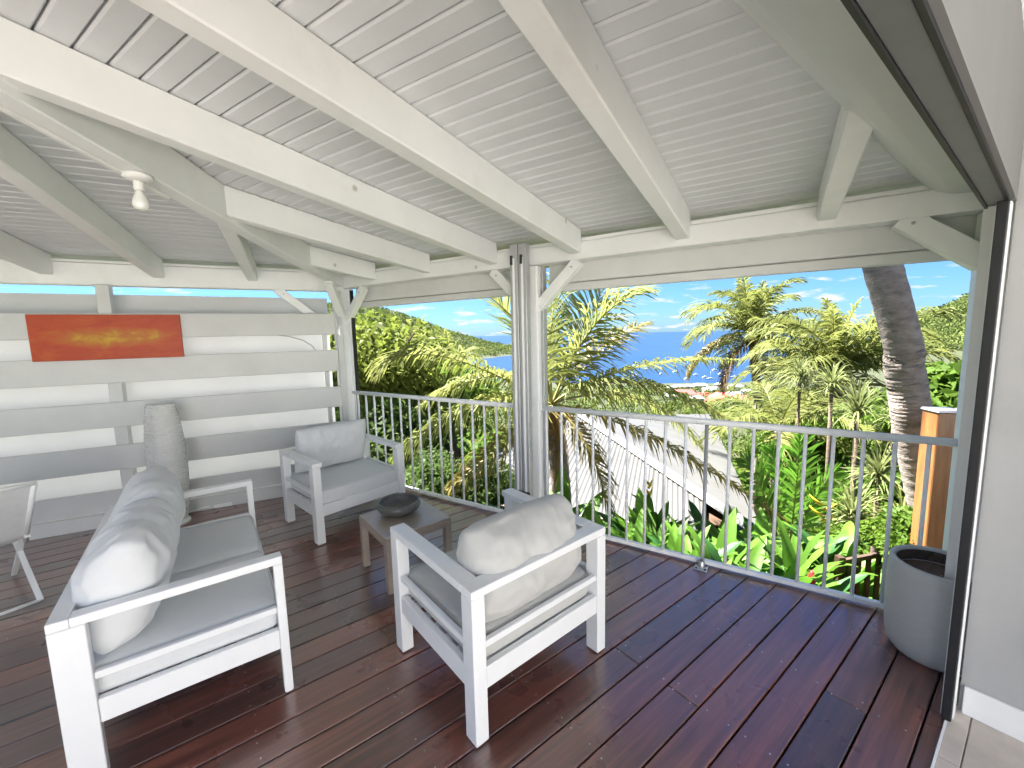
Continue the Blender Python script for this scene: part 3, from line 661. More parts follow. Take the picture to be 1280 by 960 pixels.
# ================================================================== slatted privacy wall
sw = thing('slatted_wall', 'white privacy wall of wide horizontal boards with bright gaps between', 'wall', WF(-2.0, 4.9, 0))
SN0, SN1 = 4.83, 4.862
rd = random.Random(5)
for z0, z1 in ((1.665, 1.882), (1.277, 1.500), (0.886, 1.106), (0.498, 0.720), (0.132, 0.318)):
    cuts = [-5.5, -3.2 + rd.uniform(-.2, .2), 0.395 + (0.0 if z0 > 1.6 else (1.882 - z0) * 0.018)]
    for a, b in zip(cuts, cuts[1:]):
        MB().obox(WF((a + b) / 2, (SN0 + SN1) / 2, (z0 + z1) / 2), WALL * ((b - a) / 2 - 0.001), NW * (SN1 - SN0) / 2, ZZ * (z1 - z0) / 2, 0.004).build('slat', 'white_slat', sw)
MB().obox(WF(-2.55, 4.818, 0.064), WALL * 2.95, NW * 0.014, ZZ * 0.064, 0.004).build('skirting', 'white_slat', sw)
for t in (-1.44, -3.6, -5.2):
    MB().obox(WF(t, 4.915, 1.065), WALL * 0.045, NW * 0.050, ZZ * 1.064, 0.004).build('post', 'white_slat', sw)
MB().obox(WF(0.44, 4.915, 0.83), WALL * 0.030, NW * 0.050, ZZ * 0.83, 0.004).build('post', 'white_slat', sw)
for z in (1.585, 1.19, 0.80, 0.41):
    MB().obox(WF(0.285, 4.90, z), WALL * 0.02, NW * 0.035, ZZ * 0.083, 0.004).build('spacer', 'white_slat', sw)
MB().obox(WF(-2.6, 5.12, 0.95), WALL * 2.95, NW * 0.006, ZZ * 1.115).build('canvas_backing', 'canvas_backing', sw)
MB().tube([WF(-0.20, 5.08, 1.68), WF(-0.05, 5.08, 1.655), WF(0.08, 5.08, 1.61), WF(0.17, 5.08, 1.545), WF(0.21, 5.08, 1.47)], 0.006, 6).build('cable', 'track_alu', sw)

# ================================================================== railings
def railing(label, s0, s1, start, foot_s=None):
    t = thing('railing', label, 'railing', RF((s0 + s1) / 2, 3.0, 0), group='white metal railings along the deck edge')
    MB().tube([RF(s0, 3.0, 1.012), RF(s1, 3.0, 1.012)], 0.0215, 14).build('top_rail', 'rail_white', t)
    MB().obox(RF((s0 + s1) / 2, 3.0, 0.028), RAIL * (s1 - s0) / 2, NR * 0.019, ZZ * 0.014, 0.004).build('bottom_rail', 'rail_white', t)
    s = start
    me = None
    while s < s1 - 0.03:
        if foot_s is None or abs(s - foot_s) > 0.05:
            if me is None:
                me = MB().tube([(0, 0, 0.042), (0, 0, 0.992)], 0.0105, 10).mesh('baluster', 'rail_white')
            o = link('baluster', me, t); o.location = XF[t].inverted() @ RF(s, 3.0, 0)
        s += 0.1345
    if foot_s is not None:
        MB().tube([RF(foot_s, 3.0, 0.992), RF(foot_s, 2.995, 0.10), RF(foot_s - 0.003, 2.965, 0.03)], 0.0125, 12).build('stanchion', 'track_alu', t)
        b = MB().obox(RF(foot_s, 2.94, 0.006), RAIL * 0.042, NR * 0.042, ZZ * 0.006, 0.008, 2).build('foot_plate', 'steel', t)
        MB().lathe([(0.024, 0.0), (0.022, 0.03), (0.015, 0.04)], RF(foot_s, 2.955, 0.012), 14).build('collar', 'steel', t)
        for a in (-1, 1):
            for c in (-1, 1):
                MB().lathe([(0, 0.006), (0.006, 0.005), (0.007, 0)], RF(foot_s + a * 0.028, 2.94 + c * 0.028, 0.012), 8).build('bolt', 'dark_hardware', t)
railing('white metal railing with thin balusters between corner post and middle post', 1.72, 4.04, 1.795)
railing('white metal railing with steel foot plate right of the middle post', -0.83, 1.60, -0.722, 0.358)

# ================================================================== cushions
def smooth_noise(x, y, z, sc): return noise.noise(Vector((x * sc, y * sc, z * sc)))
def pillow_mesh(W, H, T, seed, m, wr=0.012, nu=52, nv=40, slump=0.0, rnd=0.10):
    """upright back pillow: x width, z height, y thickness; pinched seam round the edge, gathered folds"""
    vs, fs = [], []
    def P(u, v, side):
        bow = 1 - 0.045 * (1 - u * u)
        bow2 = 1 - 0.05 * (1 - v * v)
        x = W / 2 * u * bow2 * (1 - rnd * v ** 4); z = H / 2 * v * bow * (1 - rnd * u ** 4)
        prof = max(0.0, (1 - abs(u) ** 4.5)) ** 0.42 * max(0.0, (1 - abs(v) ** 2.6)) ** 0.50
        y = side * T / 2 * prof * (1 - 0.16 * v * (1 if slump else 0))
        edge = max(abs(u), abs(v)); k = prof ** 0.35
        # folds running away from the short and the long seams, and broad dents
        f1 = (1.0 - 1.9 * abs(math.sin(v * 6 + 2 * noise.noise(Vector((u * 2.2, v * 2.2, seed))) + seed)) ** 0.75) * math.exp(-(1 - abs(u)) / 0.22)
        f2 = (1.0 - 1.9 * abs(math.sin(u * 8.5 + 2.6 * noise.noise(Vector((u * 2.6, v * 1.4, seed + 9))) + seed * 2)) ** 0.75) * math.exp(-(1 - v) / 0.38) * (0.6 + noise.noise(Vector((u * 1.7, seed, 0.3))))
        f3 = noise.noise(Vector((u * 2.4, v * 1.6, seed + side * 3))) * 1.1 + 0.5 * noise.noise(Vector((u * 6, v * 3.5, seed + side * 5)))
        dsp = (0.55 * f1 + 1.0 * f2 + 0.9 * f3) * wr * k * min(1, (1 - edge) * 9 + 0.08)
        y += side * dsp
        z += 0.010 * noise.noise(Vector((u * 2.5, seed, v))) * (1 if v > 0 else 0.3)
        return (x, y, z)
    us = [math.sin(math.pi / 2 * (-1 + 2 * i / nu)) * 0.4 + (-1 + 2 * i / nu) * 0.6 for i in range(nu + 1)]
    vv = [math.sin(math.pi / 2 * (-1 + 2 * j / nv)) * 0.4 + (-1 + 2 * j / nv) * 0.6 for j in range(nv + 1)]
    idx = {}
    for side in (-1, 1):
        for i, u in enumerate(us):
            for j, v in enumerate(vv):
                border = i in (0, nu) or j in (0, nv)
                if side == 1 and border: idx[(1, i, j)] = idx[(-1, i, j)]; continue
                idx[(side, i, j)] = len(vs); vs.append(P(u, v, side))
        for i in range(nu):
            for j in range(nv):
                q = [idx[(side, i, j)], idx[(side, i + 1, j)], idx[(side, i + 1, j + 1)], idx[(side, i, j + 1)]]
                fs.append(q if side == -1 else q[::-1])
    return raw('pillow', vs, fs, m, smooth=True)
def seat_cushion_mesh(W, D, T, seed, m, nx=30, ny=28):
    """boxed seat cushion: flat-ish, crowned top with rounded edges"""
    vs, fs = [], []
    prof = []
    # ring profile from bottom centre to top centre
    n = 4 * 18
    levels = [(0.96, 0.0), (0.995, 0.08), (1.0, 0.22), (1.003, 0.5), (1.0, 0.78), (0.992, 0.92), (0.965, 0.99), (0.90, 1.025), (0.75, 1.06), (0.5, 1.085), (0.25, 1.095)]
    def outline(a, k):
        c, s = math.cos(a), math.sin(a); e = 0.13
        x = math.copysign(abs(c) ** e, c); y = math.copysign(abs(s) ** e, s)
        return x * W / 2 * k, y * D / 2 * k
    rings = []
    for k, h in levels:
        ring = []
        for i in range(n):
            # even steps round the square
            t = i / n * 4; sd = int(t); f = t - sd
            a = math.atan2(*{0: (-1 + 2 * f, 1), 1: (1, 1 - 2 * f), 2: (1 - 2 * f, -1), 3: (-1, -1 + 2 * f)}[sd])
            x, y = outline(a, k)
            w_ = 0.004 * noise.noise(Vector((x * 9, y * 9, seed))) + 0.003 * math.sin(i * 0.9 + seed) * (1 if 0.1 < h < 0.9 else 0.2)
            z = h * T + (0.006 * noise.noise(Vector((x * 5, y * 5, seed + 4))) if h > 0.9 else 0)
            ring.append(len(vs)); vs.append((x + w_ * (1 if abs(x) > abs(y) else 0.2), y + w_ * (1 if abs(y) >= abs(x) else 0.2), z))
        rings.append(ring)
    for A, B in zip(rings, rings[1:]):
        for i in range(n): fs.append((A[i], A[(i + 1) % n], B[(i + 1) % n], B[i]))
    c = len(vs); vs.append((0, 0, T * 1.098))
    for i in range(n): fs.append((rings[-1][i], rings[-1][(i + 1) % n], c))
    fs.append(tuple(rings[0][::-1]))
    return raw('seat_cushion', vs, fs, m, smooth=True)
def piping_mesh(W, D, z, r, m):
    mb = MB(); pts = []
    for i in range(65):
        a = 2 * math.pi * i / 64; c, s = math.cos(a), math.sin(a); e = 0.16
        pts.append((math.copysign(abs(c) ** e, c) * W / 2, math.copysign(abs(s) ** e, s) * D / 2, z))
    mb.tube(pts, r, 6, caps=False); return mb.mesh('piping', m)

# ================================================================== lounge chairs and sofa
def lounge(name, label, cat, loc, rz, W, D, arm_w, leg_d, leg_w, front_d, front_w, seats, fab, seed, pill, group):
    """local: x along the width, +y to the back; seats = number of cushions"""
    t = thing(name, label, cat, loc, rz, group)
    AH, AT = 0.662, 0.035
    x0, x1, y0, y1 = -W / 2, W / 2, -D / 2, D / 2
    pm = 'powder_white'
    def part(n, mb): return mb.build(n, pm, t, local=True)
    for sx in (-1, 1):
        xa, xb = (x0, x0 + front_w) if sx < 0 else (x1 - front_w, x1)
        part('leg', MB().box(xa, xb, y0, y0 + front_d, 0.008, AH - AT - .001, 0.003))
        part('foot_pad', MB().box((xa + xb) / 2 - .014, (xa + xb) / 2 + .014, y0 + front_d / 2 - .014, y0 + front_d / 2 + .014, 0.0, 0.007))
        xa, xb = (x0, x0 + leg_w) if sx < 0 else (x1 - leg_w, x1)
        part('leg', MB().box(xa, xb, y1 - leg_d, y1, 0.008, AH - AT - .001, 0.003))
        part('foot_pad', MB().box((xa + xb) / 2 - .014, (xa + xb) / 2 + .014, y1 - leg_d / 2 - .014, y1 - leg_d / 2 + .014, 0.0, 0.007))
        xa, xb = (x0, x0 + arm_w) if sx < 0 else (x1 - arm_w, x1)
        part('armrest', MB().box(xa, xb, y0, y1 - arm_w - .0008, AH - AT, AH, 0.004, 2))
        xm = (x0 + 0.022) if sx < 0 else (x1 - 0.022)
        part('side_rail', MB().box(xm - .013, xm + .013, y0 + front_d + .0005, y1 - leg_d - .0005, 0.398, 0.426, 0.003))
        part('apron', MB().box(xm - .016, xm + .016, y0 + front_d + .0005, y1 - leg_d - .0005, 0.225, 0.318, 0.003))
    part('back_rail', MB().box(x0, x1, y1 - arm_w, y1, AH - AT, AH, 0.004, 2))
    part('back_bar', MB().box(x0 + leg_w + .0005, x1 - leg_w - .0005, y1 - .035, y1 - .009, 0.398, 0.426, 0.003))
    part('apron', MB().box(x0 + leg_w + .0005, x1 - leg_w - .0005, y1 - .038, y1 - .006, 0.225, 0.318, 0.003))
    part('apron', MB().box(x0 + front_w + .0005, x1 - front_w - .0005, y0 + .004, y0 + .036, 0.225, 0.318, 0.003))
    ns = 7
    for k in range(ns):
        yy = y0 + 0.075 + k * (D - 0.15) / (ns - 1)
        part('seat_slat', MB().box(x0 + 0.0385, x1 - 0.0385, yy - 0.024, yy + 0.024, 0.292, 0.304, 0.002))
    # cushions
    iw = W - 2 * 0.045; cw = iw / seats
    for k in range(seats):
        cx = -iw / 2 + cw * (k + 0.5)
        d = D - 0.07
        cu = link('seat_cushion', seat_cushion_mesh(cw - 0.008, d, 0.118, seed + k * 3.1, fab), t)
        cu.location = (cx, -0.012, 0.306)
        pp = link('piping', piping_mesh(cw - 0.008, d, 0.112, 0.0035, fab), cu)
    for k, (px, py, pz, lean, twist, pw, ph, pt) in enumerate(pill):
        pl = link('back_cushion', pillow_mesh(pw, ph, pt, seed + 11 + k * 7, fab, wr=0.024 if seed != 5.0 else 0.014, rnd=0.11 if seed != 5.0 else 0.04), t)
        pl.matrix_local = Matrix.Translation((px, py, pz)) @ Matrix.Rotation(R(twist), 4, 'Z') @ Matrix.Rotation(R(-lean), 4, 'X')
    return t
lounge('armchair', 'white framed armchair with its back to the viewer, right of the side table', 'armchair', (-0.095, 1.994, 0), R(-140.4),
       0.805, 0.735, 0.078, 0.075, 0.062, 0.075, 0.062, 1, 'fabric_warm', 2.0, [(0.0, 0.205, 0.615, -12, 2, 0.68, 0.43, 0.29)], 'armchairs around the side table')
lounge('armchair', 'white framed armchair facing the viewer in front of the slatted wall', 'armchair', (-1.535, 3.635, 0), R(47.5),
       0.805, 0.70, 0.075, 0.075, 0.062, 0.075, 0.062, 1, 'fabric', 5.0, [(0.0, 0.20, 0.645, -15, -1, 0.66, 0.43, 0.20)], 'armchairs around the side table')
lounge('sofa', 'white framed two seat sofa with grey cushions, left of the side table', 'sofa', (-1.735, 2.075, 0), R(126.8),
       1.335, 0.725, 0.058, 0.098, 0.045, 0.036, 0.045, 2, 'fabric', 8.0,
       [(0.315, 0.165, 0.655, -18, 3, 0.65, 0.50, 0.29), (-0.305, 0.175, 0.65, -16, -3, 0.63, 0.49, 0.29)], None)

# ================================================================== side table, bowl, planter
tb = thing('side_table', 'small square taupe metal side table between the armchairs', 'side table', (-0.775, 2.79, 0), R(-140.5))
TW, TH = 0.235, 0.375
MB().box(-TW, TW, -TW, TW, TH - 0.022, TH, 0.003).build('table_top', 'taupe', tb, local=True)
for a in (-1, 1):
    for b in (-1, 1):
        MB().box(a * TW - (0.045 if a > 0 else 0), a * TW + (0 if a > 0 else 0.045), b * TW - (0.045 if b > 0 else 0), b * TW + (0 if b > 0 else 0.045), 0.0, TH - 0.0225, 0.002).build('leg', 'taupe', tb, local=True)
    MB().box(-TW + .0455, TW - .0455, a * TW - (0.04 if a > 0 else 0) , a * TW + (0 if a > 0 else 0.04), TH - 0.062, TH - 0.0225, 0.002).build('apron', 'taupe', tb, local=True)
    MB().box(a * TW - (0.04 if a > 0 else 0), a * TW + (0 if a > 0 else 0.04), -TW + .0455, TW - .0455, TH - 0.062, TH - 0.0225, 0.002).build('apron', 'taupe', tb, local=True)
bw = MB().lathe([(0, 0.0), (0.072, 0.0), (0.10, 0.008), (0.138, 0.034), (0.152, 0.058), (0.150, 0.078), (0.140, 0.092), (0.132, 0.092), (0.134, 0.078), (0.133, 0.060), (0.11, 0.034), (0.07, 0.020), (0, 0.016)], (0, 0, 0), 48)
bo = link('bowl', bw.mesh('bowl', 'bowl_grey')); bo.location = (-0.825, 2.85, TH + 0.001)
tag(bo, 'round dark grey ceramic bowl standing on the side table', 'bowl')
pt_ = thing('planter', 'tall round grey concrete planter pot beside the doorway', 'planter', (2.055, 1.895, 0))
PR = 0.186
MB().lathe([(0, 0.0), (0.125, 0.0), (0.15, 0.008), (0.166, 0.03), (0.179, 0.075), (PR, 0.15), (PR + .004, 0.28), (PR, 0.42), (PR - .004, 0.467), (PR - .008, 0.475), (PR - .024, 0.475), (PR - .028, 0.465), (PR - .03, 0.40), (PR - .032, 0.33)], (0, 0, 0), 64).build('pot', 'planter_grey', pt_, local=True)
MB().lathe([(PR - .0305, 0.462), (PR - .0325, 0.41)], (0, 0, 0), 48).build('liner', 'planter_soil', pt_, local=True, fix=False)
MB().lathe([(0, 0.415), (0.10, 0.412), (PR - .033, 0.405)], (0, 0, 0), 40).build('soil', 'planter_soil', pt_, local=True)

# ================================================================== painting, lamp, bulb, power strip, folding chair
po = MB().box(-0.495, 0.495, -0.014, 0.014, -0.191, 0.191, 0.003)
pn = link('painting', po.mesh('painting', 'painting')); pn.matrix_local = Matrix.Translation(WF(-1.41, 4.812, 1.678)) @ Matrix.Rotation(R(90 - AW), 4, 'Z')
tag(pn, 'long orange abstract painting with a yellow streak hung on the slatted wall', 'painting')

lp = thing('floor_lamp', 'tall white woven floor lamp standing between sofa and slatted wall', 'floor lamp', (-3.08, 3.60, 0))
def lamp_r(h): return 0.082 + 0.064 * math.sin(math.pi * min(1, max(0, (h * 0.85 + 0.08)))) ** 0.8
rings = MB(); LH = 1.08
def lamp_pt(a, h, k=1.0):
    r = lamp_r(h) * k; crease = 1 - 0.20 * math.exp(-((a - 4.35) / 0.30) ** 2)
    return Vector((r * crease * math.cos(a), r * crease * math.sin(a) * 0.86, 0.05 + h * (LH - 0.05)))
nrow = 40
for i in range(nrow + 1):
    h = i / nrow
    pts = [lamp_pt(2 * math.pi * k / 44, h, 1.0 + 0.02 * (1 if (k + i) % 2 else -1)) for k in range(45)]
    rings.tube(pts, 0.0075, 5, caps=False)
rings.build('woven_rings', 'wicker', lp, local=True)
ribs = MB()
for k in range(22):
    a = 2 * math.pi * k / 22
    ribs.tube([lamp_pt(a, h) for h in np.linspace(0, 1, 14)], 0.0032, 4)
ribs.build('ribs', 'wicker', lp, local=True)
lin = MB(); lv = [[lin.bm.verts.new(lamp_pt(2 * math.pi * k / 44, h, 0.965)) for k in range(44)] for h in np.linspace(0, 1, 16)]
for A_, B_ in zip(lv, lv[1:]):
    for k in range(44):
        f_ = lin.bm.faces.new((A_[k], A_[(k + 1) % 44], B_[(k + 1) % 44], B_[k])); f_.smooth = True
lin.build('lining', 'wicker', lp, local=True)
MB().lathe([(0, 0), (0.12, 0), (0.12, 0.02), (0.02, 0.03), (0.02, 0.30), (0, 0.30)], (0, 0, 0), 24).build('base', 'wall_white', lp, local=True)
MB().tube([(0, 0, .30), (0, 0, .36), (0, 0, .40), (0, 0, .43)], [0.02, 0.035, 0.03, 0.004], 12).build('bulb', 'bulb_glass', lp, local=True)

bp_ = at_plane(172, 219, hip_pt(2.3), NH); lamb = (CORNER - bp_).dot(HIP)
bz = hip_z(lamb) - HD
cb_ = thing('ceiling_bulb', 'bare white light bulb in a socket hanging from the hip beam', 'light bulb', (hip_pt(lamb).x, hip_pt(lamb).y, bz))
MB().lathe([(0, 0), (0.055, 0), (0.055, -0.014), (0.048, -0.02), (0.030, -0.026), (0.0, -0.026)][::-1], (0, 0, 0), 24).build('ceiling_rose', 'wall_white', cb_, local=True)
MB().lathe([(0, -0.027), (0.017, -0.027), (0.019, -0.035), (0.019, -0.06), (0.017, -0.066), (0, -0.066)], (0, 0, 0), 18).build('socket', 'wall_white', cb_, local=True)
MB().lathe([(0, -0.067), (0.014, -0.067), (0.016, -0.078), (0.026, -0.098), (0.031, -0.118), (0.029, -0.134), (0.020, -0.146), (0, -0.151)], (0, 0, 0), 20).build('glass', 'bulb_glass', cb_, local=True)

ps = at_z(279, 632, 0.012)
pst = thing('power_strip', 'small white power strip with cable on the deck by the slatted wall', 'power strip', (ps.x, ps.y, 0))
MB().obox(ps + ZZ * 0.008, WALL * 0.075, NW * 0.022, ZZ * 0.018, 0.006, 2).build('housing', 'wall_white', pst)
MB().tube([ps - WALL * 0.075 + ZZ * .016, ps - WALL * 0.16 - NW * .02 + ZZ * .02, ps - WALL * 0.27 - NW * .07 + ZZ * .015, ps - WALL * 0.38 - NW * 0.09 + ZZ * .012, ps - WALL * 0.5 - NW * .06 + ZZ * .012], 0.006, 8).build('cable', 'wall_white', pst)
MB().tube([ps - WALL * 0.074 + NW * .012 + ZZ * .012, ps - WALL * 0.2 + NW * .03 + ZZ * .012, ps - WALL * 0.36 + NW * .03 + ZZ * .012, ps - WALL * 0.55 + NW * .05 + ZZ * .012], 0.005, 8).build('cable', 'wall_white', pst)
MB().tube([ps + WALL * 0.075 + ZZ * .012, ps + WALL * 0.2 + NW * .03 + ZZ * .012, ps + WALL * 0.5 + NW * .07 + ZZ * .012, ps + WALL * 0.9 + NW * .10 + ZZ * .012], 0.005, 8).build('cable', 'wall_white', pst)

# white folding sling chair cut by the left edge of the picture
FC = at_z(43, 604, 0.83)
fdir = dirv(-60); fside = dirv(212)
fc = thing('folding_chair', 'white folding sling chair at the far left behind the sofa', 'chair', (FC + fside * 0.26 + fdir * 0.35) * 1.0 - ZZ * 0.83)
wide = 0.52
for k in (0, 1):
    o_ = FC + fside * wide * k
    MB().tube([o_, o_ + fdir * 0.27 - ZZ * 0.28, o_ + fdir * 0.42 - ZZ * 0.45], 0.013, 8).build('back_post', 'powder_white', fc)
    MB().bar(o_ + fdir * 0.36 - ZZ * 0.40, o_ + fdir * 0.80 - ZZ * 0.36, 0.025, 0.03).build('seat_rail', 'powder_white', fc)
    MB().bar(o_ + fdir * 0.90 - ZZ * 0.38, o_ + fdir * 0.30 - ZZ * 0.822, 0.028, 0.018, bevel=.002).build('leg', 'powder_white', fc)
    MB().bar(o_ + fdir * 0.44 - ZZ * 0.40, o_ + fdir * 0.92 - ZZ * 0.822, 0.028, 0.018, bevel=.002).build('leg', 'powder_white', fc)
    MB().bar(o_ + fdir * 0.20 - ZZ * 0.19, o_ + fdir * 0.74 - ZZ * 0.17, 0.04, 0.025, bevel=.004).build('armrest', 'powder_white', fc)
MB().tube([FC, FC + fside * wide], 0.013, 8).build('top_tube', 'powder_white', fc)
MB().tube([FC + fdir * 0.31 - ZZ * 0.822, FC + fside * wide + fdir * 0.31 - ZZ * 0.822], 0.011, 8).build('foot_tube', 'powder_white', fc)
vs_, fs_ = [], []
for i in range(17):
    f = i / 16
    for j in range(7):
        g_ = j / 6
        if f < 0.5: q = FC + fdir * (0.42 * f * 2) - ZZ * (0.43 * f * 2)
        else: q = FC + fdir * (0.42 + 0.36 * (f - .5) * 2) - ZZ * (0.43 - 0.04 * (f - .5) * 2)
        sag = 0.03 * math.sin(math.pi * g_) * math.sin(math.pi * f) 
        q = q + fside * wide * g_ - ZZ * sag - fdir * (0 if f > .5 else -sag * .5)
        vs_.append(XF[fc].inverted() @ q)
for i in range(16):
    for j in range(6): fs_.append((i * 7 + j, i * 7 + j + 1, (i + 1) * 7 + j + 1, (i + 1) * 7 + j))
mat('sling', (0.80, 0.81, 0.82), 0.7, var=0.03, scale=20, bump=0.3, bscale=500, bdist=0.001, trans=0.25)
link('sling', raw('sling', vs_, fs_, 'sling', smooth=True), fc)

# ================================================================== VEGETATION TOOLS
def unit(v): return v / np.maximum(1e-9, np.linalg.norm(v, axis=-1, keepdims=True))
UPN = np.array([0, 0, 1.0])
def leaf_cloud(n, centers, radii, size, aspect, g, droop=0.35, shell=0.55):
    """n leaf quads scattered in clusters: (n,4,3)"""
    idx = g.integers(0, len(centers), n)
    d = unit(g.normal(size=(n, 3))); rad = (shell + (1 - shell) * g.random((n, 1)) ** 0.6)
    P = centers[idx] + d * radii[idx] * rad
    ax = unit(d * 0.7 + g.normal(size=(n, 3)) * 0.75 + np.array([0, 0, -droop]))
    nrm = unit(np.cross(ax, unit(g.normal(size=(n, 3)))) + np.array([0, 0, 0.55]))
    sd = unit(np.cross(ax, nrm))
    L = size * (0.65 + 0.7 * g.random((n, 1))); W = L * aspect
    nn = np.cross(sd, ax)
    return np.stack([P - ax * L * 0.5, P + sd * W * 0.5 + nn * W * 0.12, P + ax * L * 0.5 - UPN * L * 0.1, P - sd * W * 0.5 + nn * W * 0.12], axis=1)
def crown_mesh(name, seed, R3, ncl, nleaf, size, aspect, m, clr=0.36, flat=0.0):
    g = np.random.default_rng(seed)
    d = unit(g.normal(size=(ncl, 3))); d[:, 2] = np.where(d[:, 2] < -0.5, -d[:, 2] * 0.4, d[:, 2])
    rr = g.random((ncl, 1)) ** 0.45
    c = d * rr * (np.array(R3) * (1 - clr * 0.75))
    rad = (np.array(R3).mean() * clr) * (0.6 + 0.7 * g.random((ncl, 1))) * np.array([1.1, 1.1, 0.85])
    return quads(name, leaf_cloud(nleaf, c, rad, size, aspect, g), m)
def tree(name, label, base, crown_c, me, cat='tree', scale=(1, 1, 1), rz=0.0, group=None, bark='bark', r=0.09):
    base = Vector(base); crown_c = Vector(crown_c)
    t = thing(name, label, cat, base, 0.0, group)
    mid = (base + crown_c) / 2 + Vector((0.1, -0.05, 0))
    mb = MB().tube([base - ZZ * 0.3, mid, crown_c + ZZ * 0.1 * scale[2]], [r * 1.3, r, r * 0.5], 8)
    rr = random.Random(hash(name) % 1000 + int(base.x * 10))
    for k in range(5):
        a = rr.uniform(0, 6.28); e = crown_c + Vector((math.cos(a) * 0.75 * scale[0], math.sin(a) * 0.75 * scale[1], rr.uniform(0.1, 0.7) * scale[2]))
        mb.tube([mid.lerp(crown_c, rr.uniform(0.2, 0.8)), (crown_c + e) / 2 - ZZ * 0.1, e], [r * 0.5, r * 0.35, r * 0.15], 6)
    mb.build('trunk', bark, t)
    o = link('crown', me, t); o.location = crown_c - base; o.scale = scale; o.rotation_euler = (0, 0, rz)
    return t
def frond_quads(P, up, n, Lmax, wid, g, droop=0.5, lift=0.25, split=0.0, start=0.10, vee=0.35, tipang=26, baseang=68):
    """P: (m,3) points along the midrib. returns leaflet quads (k,4,3): two quads per leaflet, hanging towards the tip"""
    m = len(P); ts = np.linspace(start, 0.995, n); out = []
    for side in (-1, 1):
        for t in ts:
            f = t * (m - 1); i = min(int(f), m - 2); q = P[i] + (P[i + 1] - P[i]) * (f - i)
            tan = unit(P[i + 1] - P[i]); s_ = unit(np.cross(tan, up)); nu_ = unit(np.cross(s_, tan))
            prof = math.sin(math.pi * (0.12 + 0.80 * t)) ** 0.75 * (1.0 if t < 0.9 else 0.85)
            L = Lmax * prof * (0.85 + 0.3 * g.random()) * (1 - split * (g.random() < 0.3) * 0.6)
            if split and g.random() < 0.07: continue
            ang = R(baseang + (tipang - baseang) * t + g.normal() * 6)
            d0 = unit(tan * math.cos(ang) + side * s_ * math.sin(ang) + nu_ * (vee + g.normal() * 0.10))
            d1 = unit(d0 + np.array([0, 0, -1.0]) * droop * (0.7 + 0.6 * g.random()) + g.normal(size=3) * 0.06)
            d2 = unit(d1 + np.array([0, 0, -1.0]) * droop * 1.1)
            wv = unit(tan + g.normal(size=3) * 0.25) * wid * 0.5
            a = q; b = a + d0 * L * 0.36; c = b + d1 * L * 0.36; e = c + d2 * L * 0.30
            out.append([a - wv * 0.7, a + wv * 0.7, b + wv, b - wv])
            out.append([b - wv, b + wv, c + wv * 0.75, c - wv * 0.75])
            out.append([c - wv * 0.75, c + wv * 0.75, e + wv * 0.08, e - wv * 0.08])
    return np.array(out)
def rib_quads(P, r0, r1, up):
    out = []; m = len(P)
    for i in range(m - 1):
        tan = unit(P[i + 1] - P[i]); s_ = unit(np.cross(tan, up)); u_ = np.cross(s_, tan)
        ra = r0 + (r1 - r0) * i / (m - 1); rb = r0 + (r1 - r0) * (i + 1) / (m - 1)
        ca = [P[i] + s_ * ra, P[i] + u_ * ra * .7, P[i] - s_ * ra, P[i] - u_ * ra * .7]; cb = [P[i + 1] + s_ * rb, P[i + 1] + u_ * rb * .7, P[i + 1] - s_ * rb, P[i + 1] - u_ * rb * .7]
        for k in range(4): out.append([ca[k], ca[(k + 1) % 4], cb[(k + 1) % 4], cb[k]])
    return np.array(out)
def two_mat(name, Qa, ma, Qb, mb_):
    me = quads(name, np.concatenate([Qa, Qb]), ma); me.materials.append(MATS[mb_])
    mi = np.zeros(len(Qa) + len(Qb), dtype=np.int32); mi[len(Qa):] = 1; me.polygons.foreach_set('material_index', mi); return me
def bez(p0, pm, p2, m=18):
    """curve through p0, pm (half way) and p2"""
    p0, pm, p2 = map(np.array, (p0, pm, p2)); c = 2 * pm - (p0 + p2) / 2
    t = np.linspace(0, 1, m)[:, None]
    return (1 - t) ** 2 * p0 + 2 * t * (1 - t) * c + t ** 2 * p2
def generic_frond(name, seed, L, e0, bend, m, n=50, Lf=0.66, wid=0.044, droop=0.55):
    """frond in the local xz plane starting at the origin, rising at e0 degrees and bending over"""
    g = np.random.default_rng(seed); P = [np.zeros(3)]; mseg = 18
    for i in range(mseg):
        t = i / mseg; e = R(e0 - bend * t ** 1.25)
        P.append(P[-1] + np.array([math.cos(e), 0.05 * math.sin(seed + 3 * t), math.sin(e)]) * L / mseg)
    P = np.array(P)
    return two_mat(name, frond_quads(P, UPN + np.array([-.001, 0, 0]), n, Lf * L / 2.2, wid, g, droop=droop), m, rib_quads(P, 0.022, 0.004, UPN), 'rachis')
def ringed_trunk(pts, r0, r1, rings, n=16, seed=1):
    """palm trunk with leaf scar ridges"""
    mb = MB(); g = random.Random(seed); P, rs = [], []
    tot = len(pts) - 1
    for i in range(rings * 3 + 1):
        f = i / (rings * 3); k = min(int(f * tot), tot - 1); q = f * tot - k
        a, b = Vector(pts[k]), Vector(pts[k + 1]); 
        p_prev = Vector(pts[max(0, k - 1)]); p_next = Vector(pts[min(tot, k + 2)])
        p = 0.5 * ((2 * a) + (b - p_prev) * q + (2 * p_prev - 5 * a + 4 * b - p_next) * q * q + (3 * a - p_prev - 3 * b + p_next) * q ** 3)
        ph = i % 3
        P.append(p + Vector((g.uniform(-1, 1), g.uniform(-1, 1), 0)) * r0 * 0.008); rs.append((r0 + (r1 - r0) * f) * ((1.0, 1.020, 0.988)[ph]) * (1 + g.uniform(-.008, .008)))
    mb.tube(P, rs, n); return mb
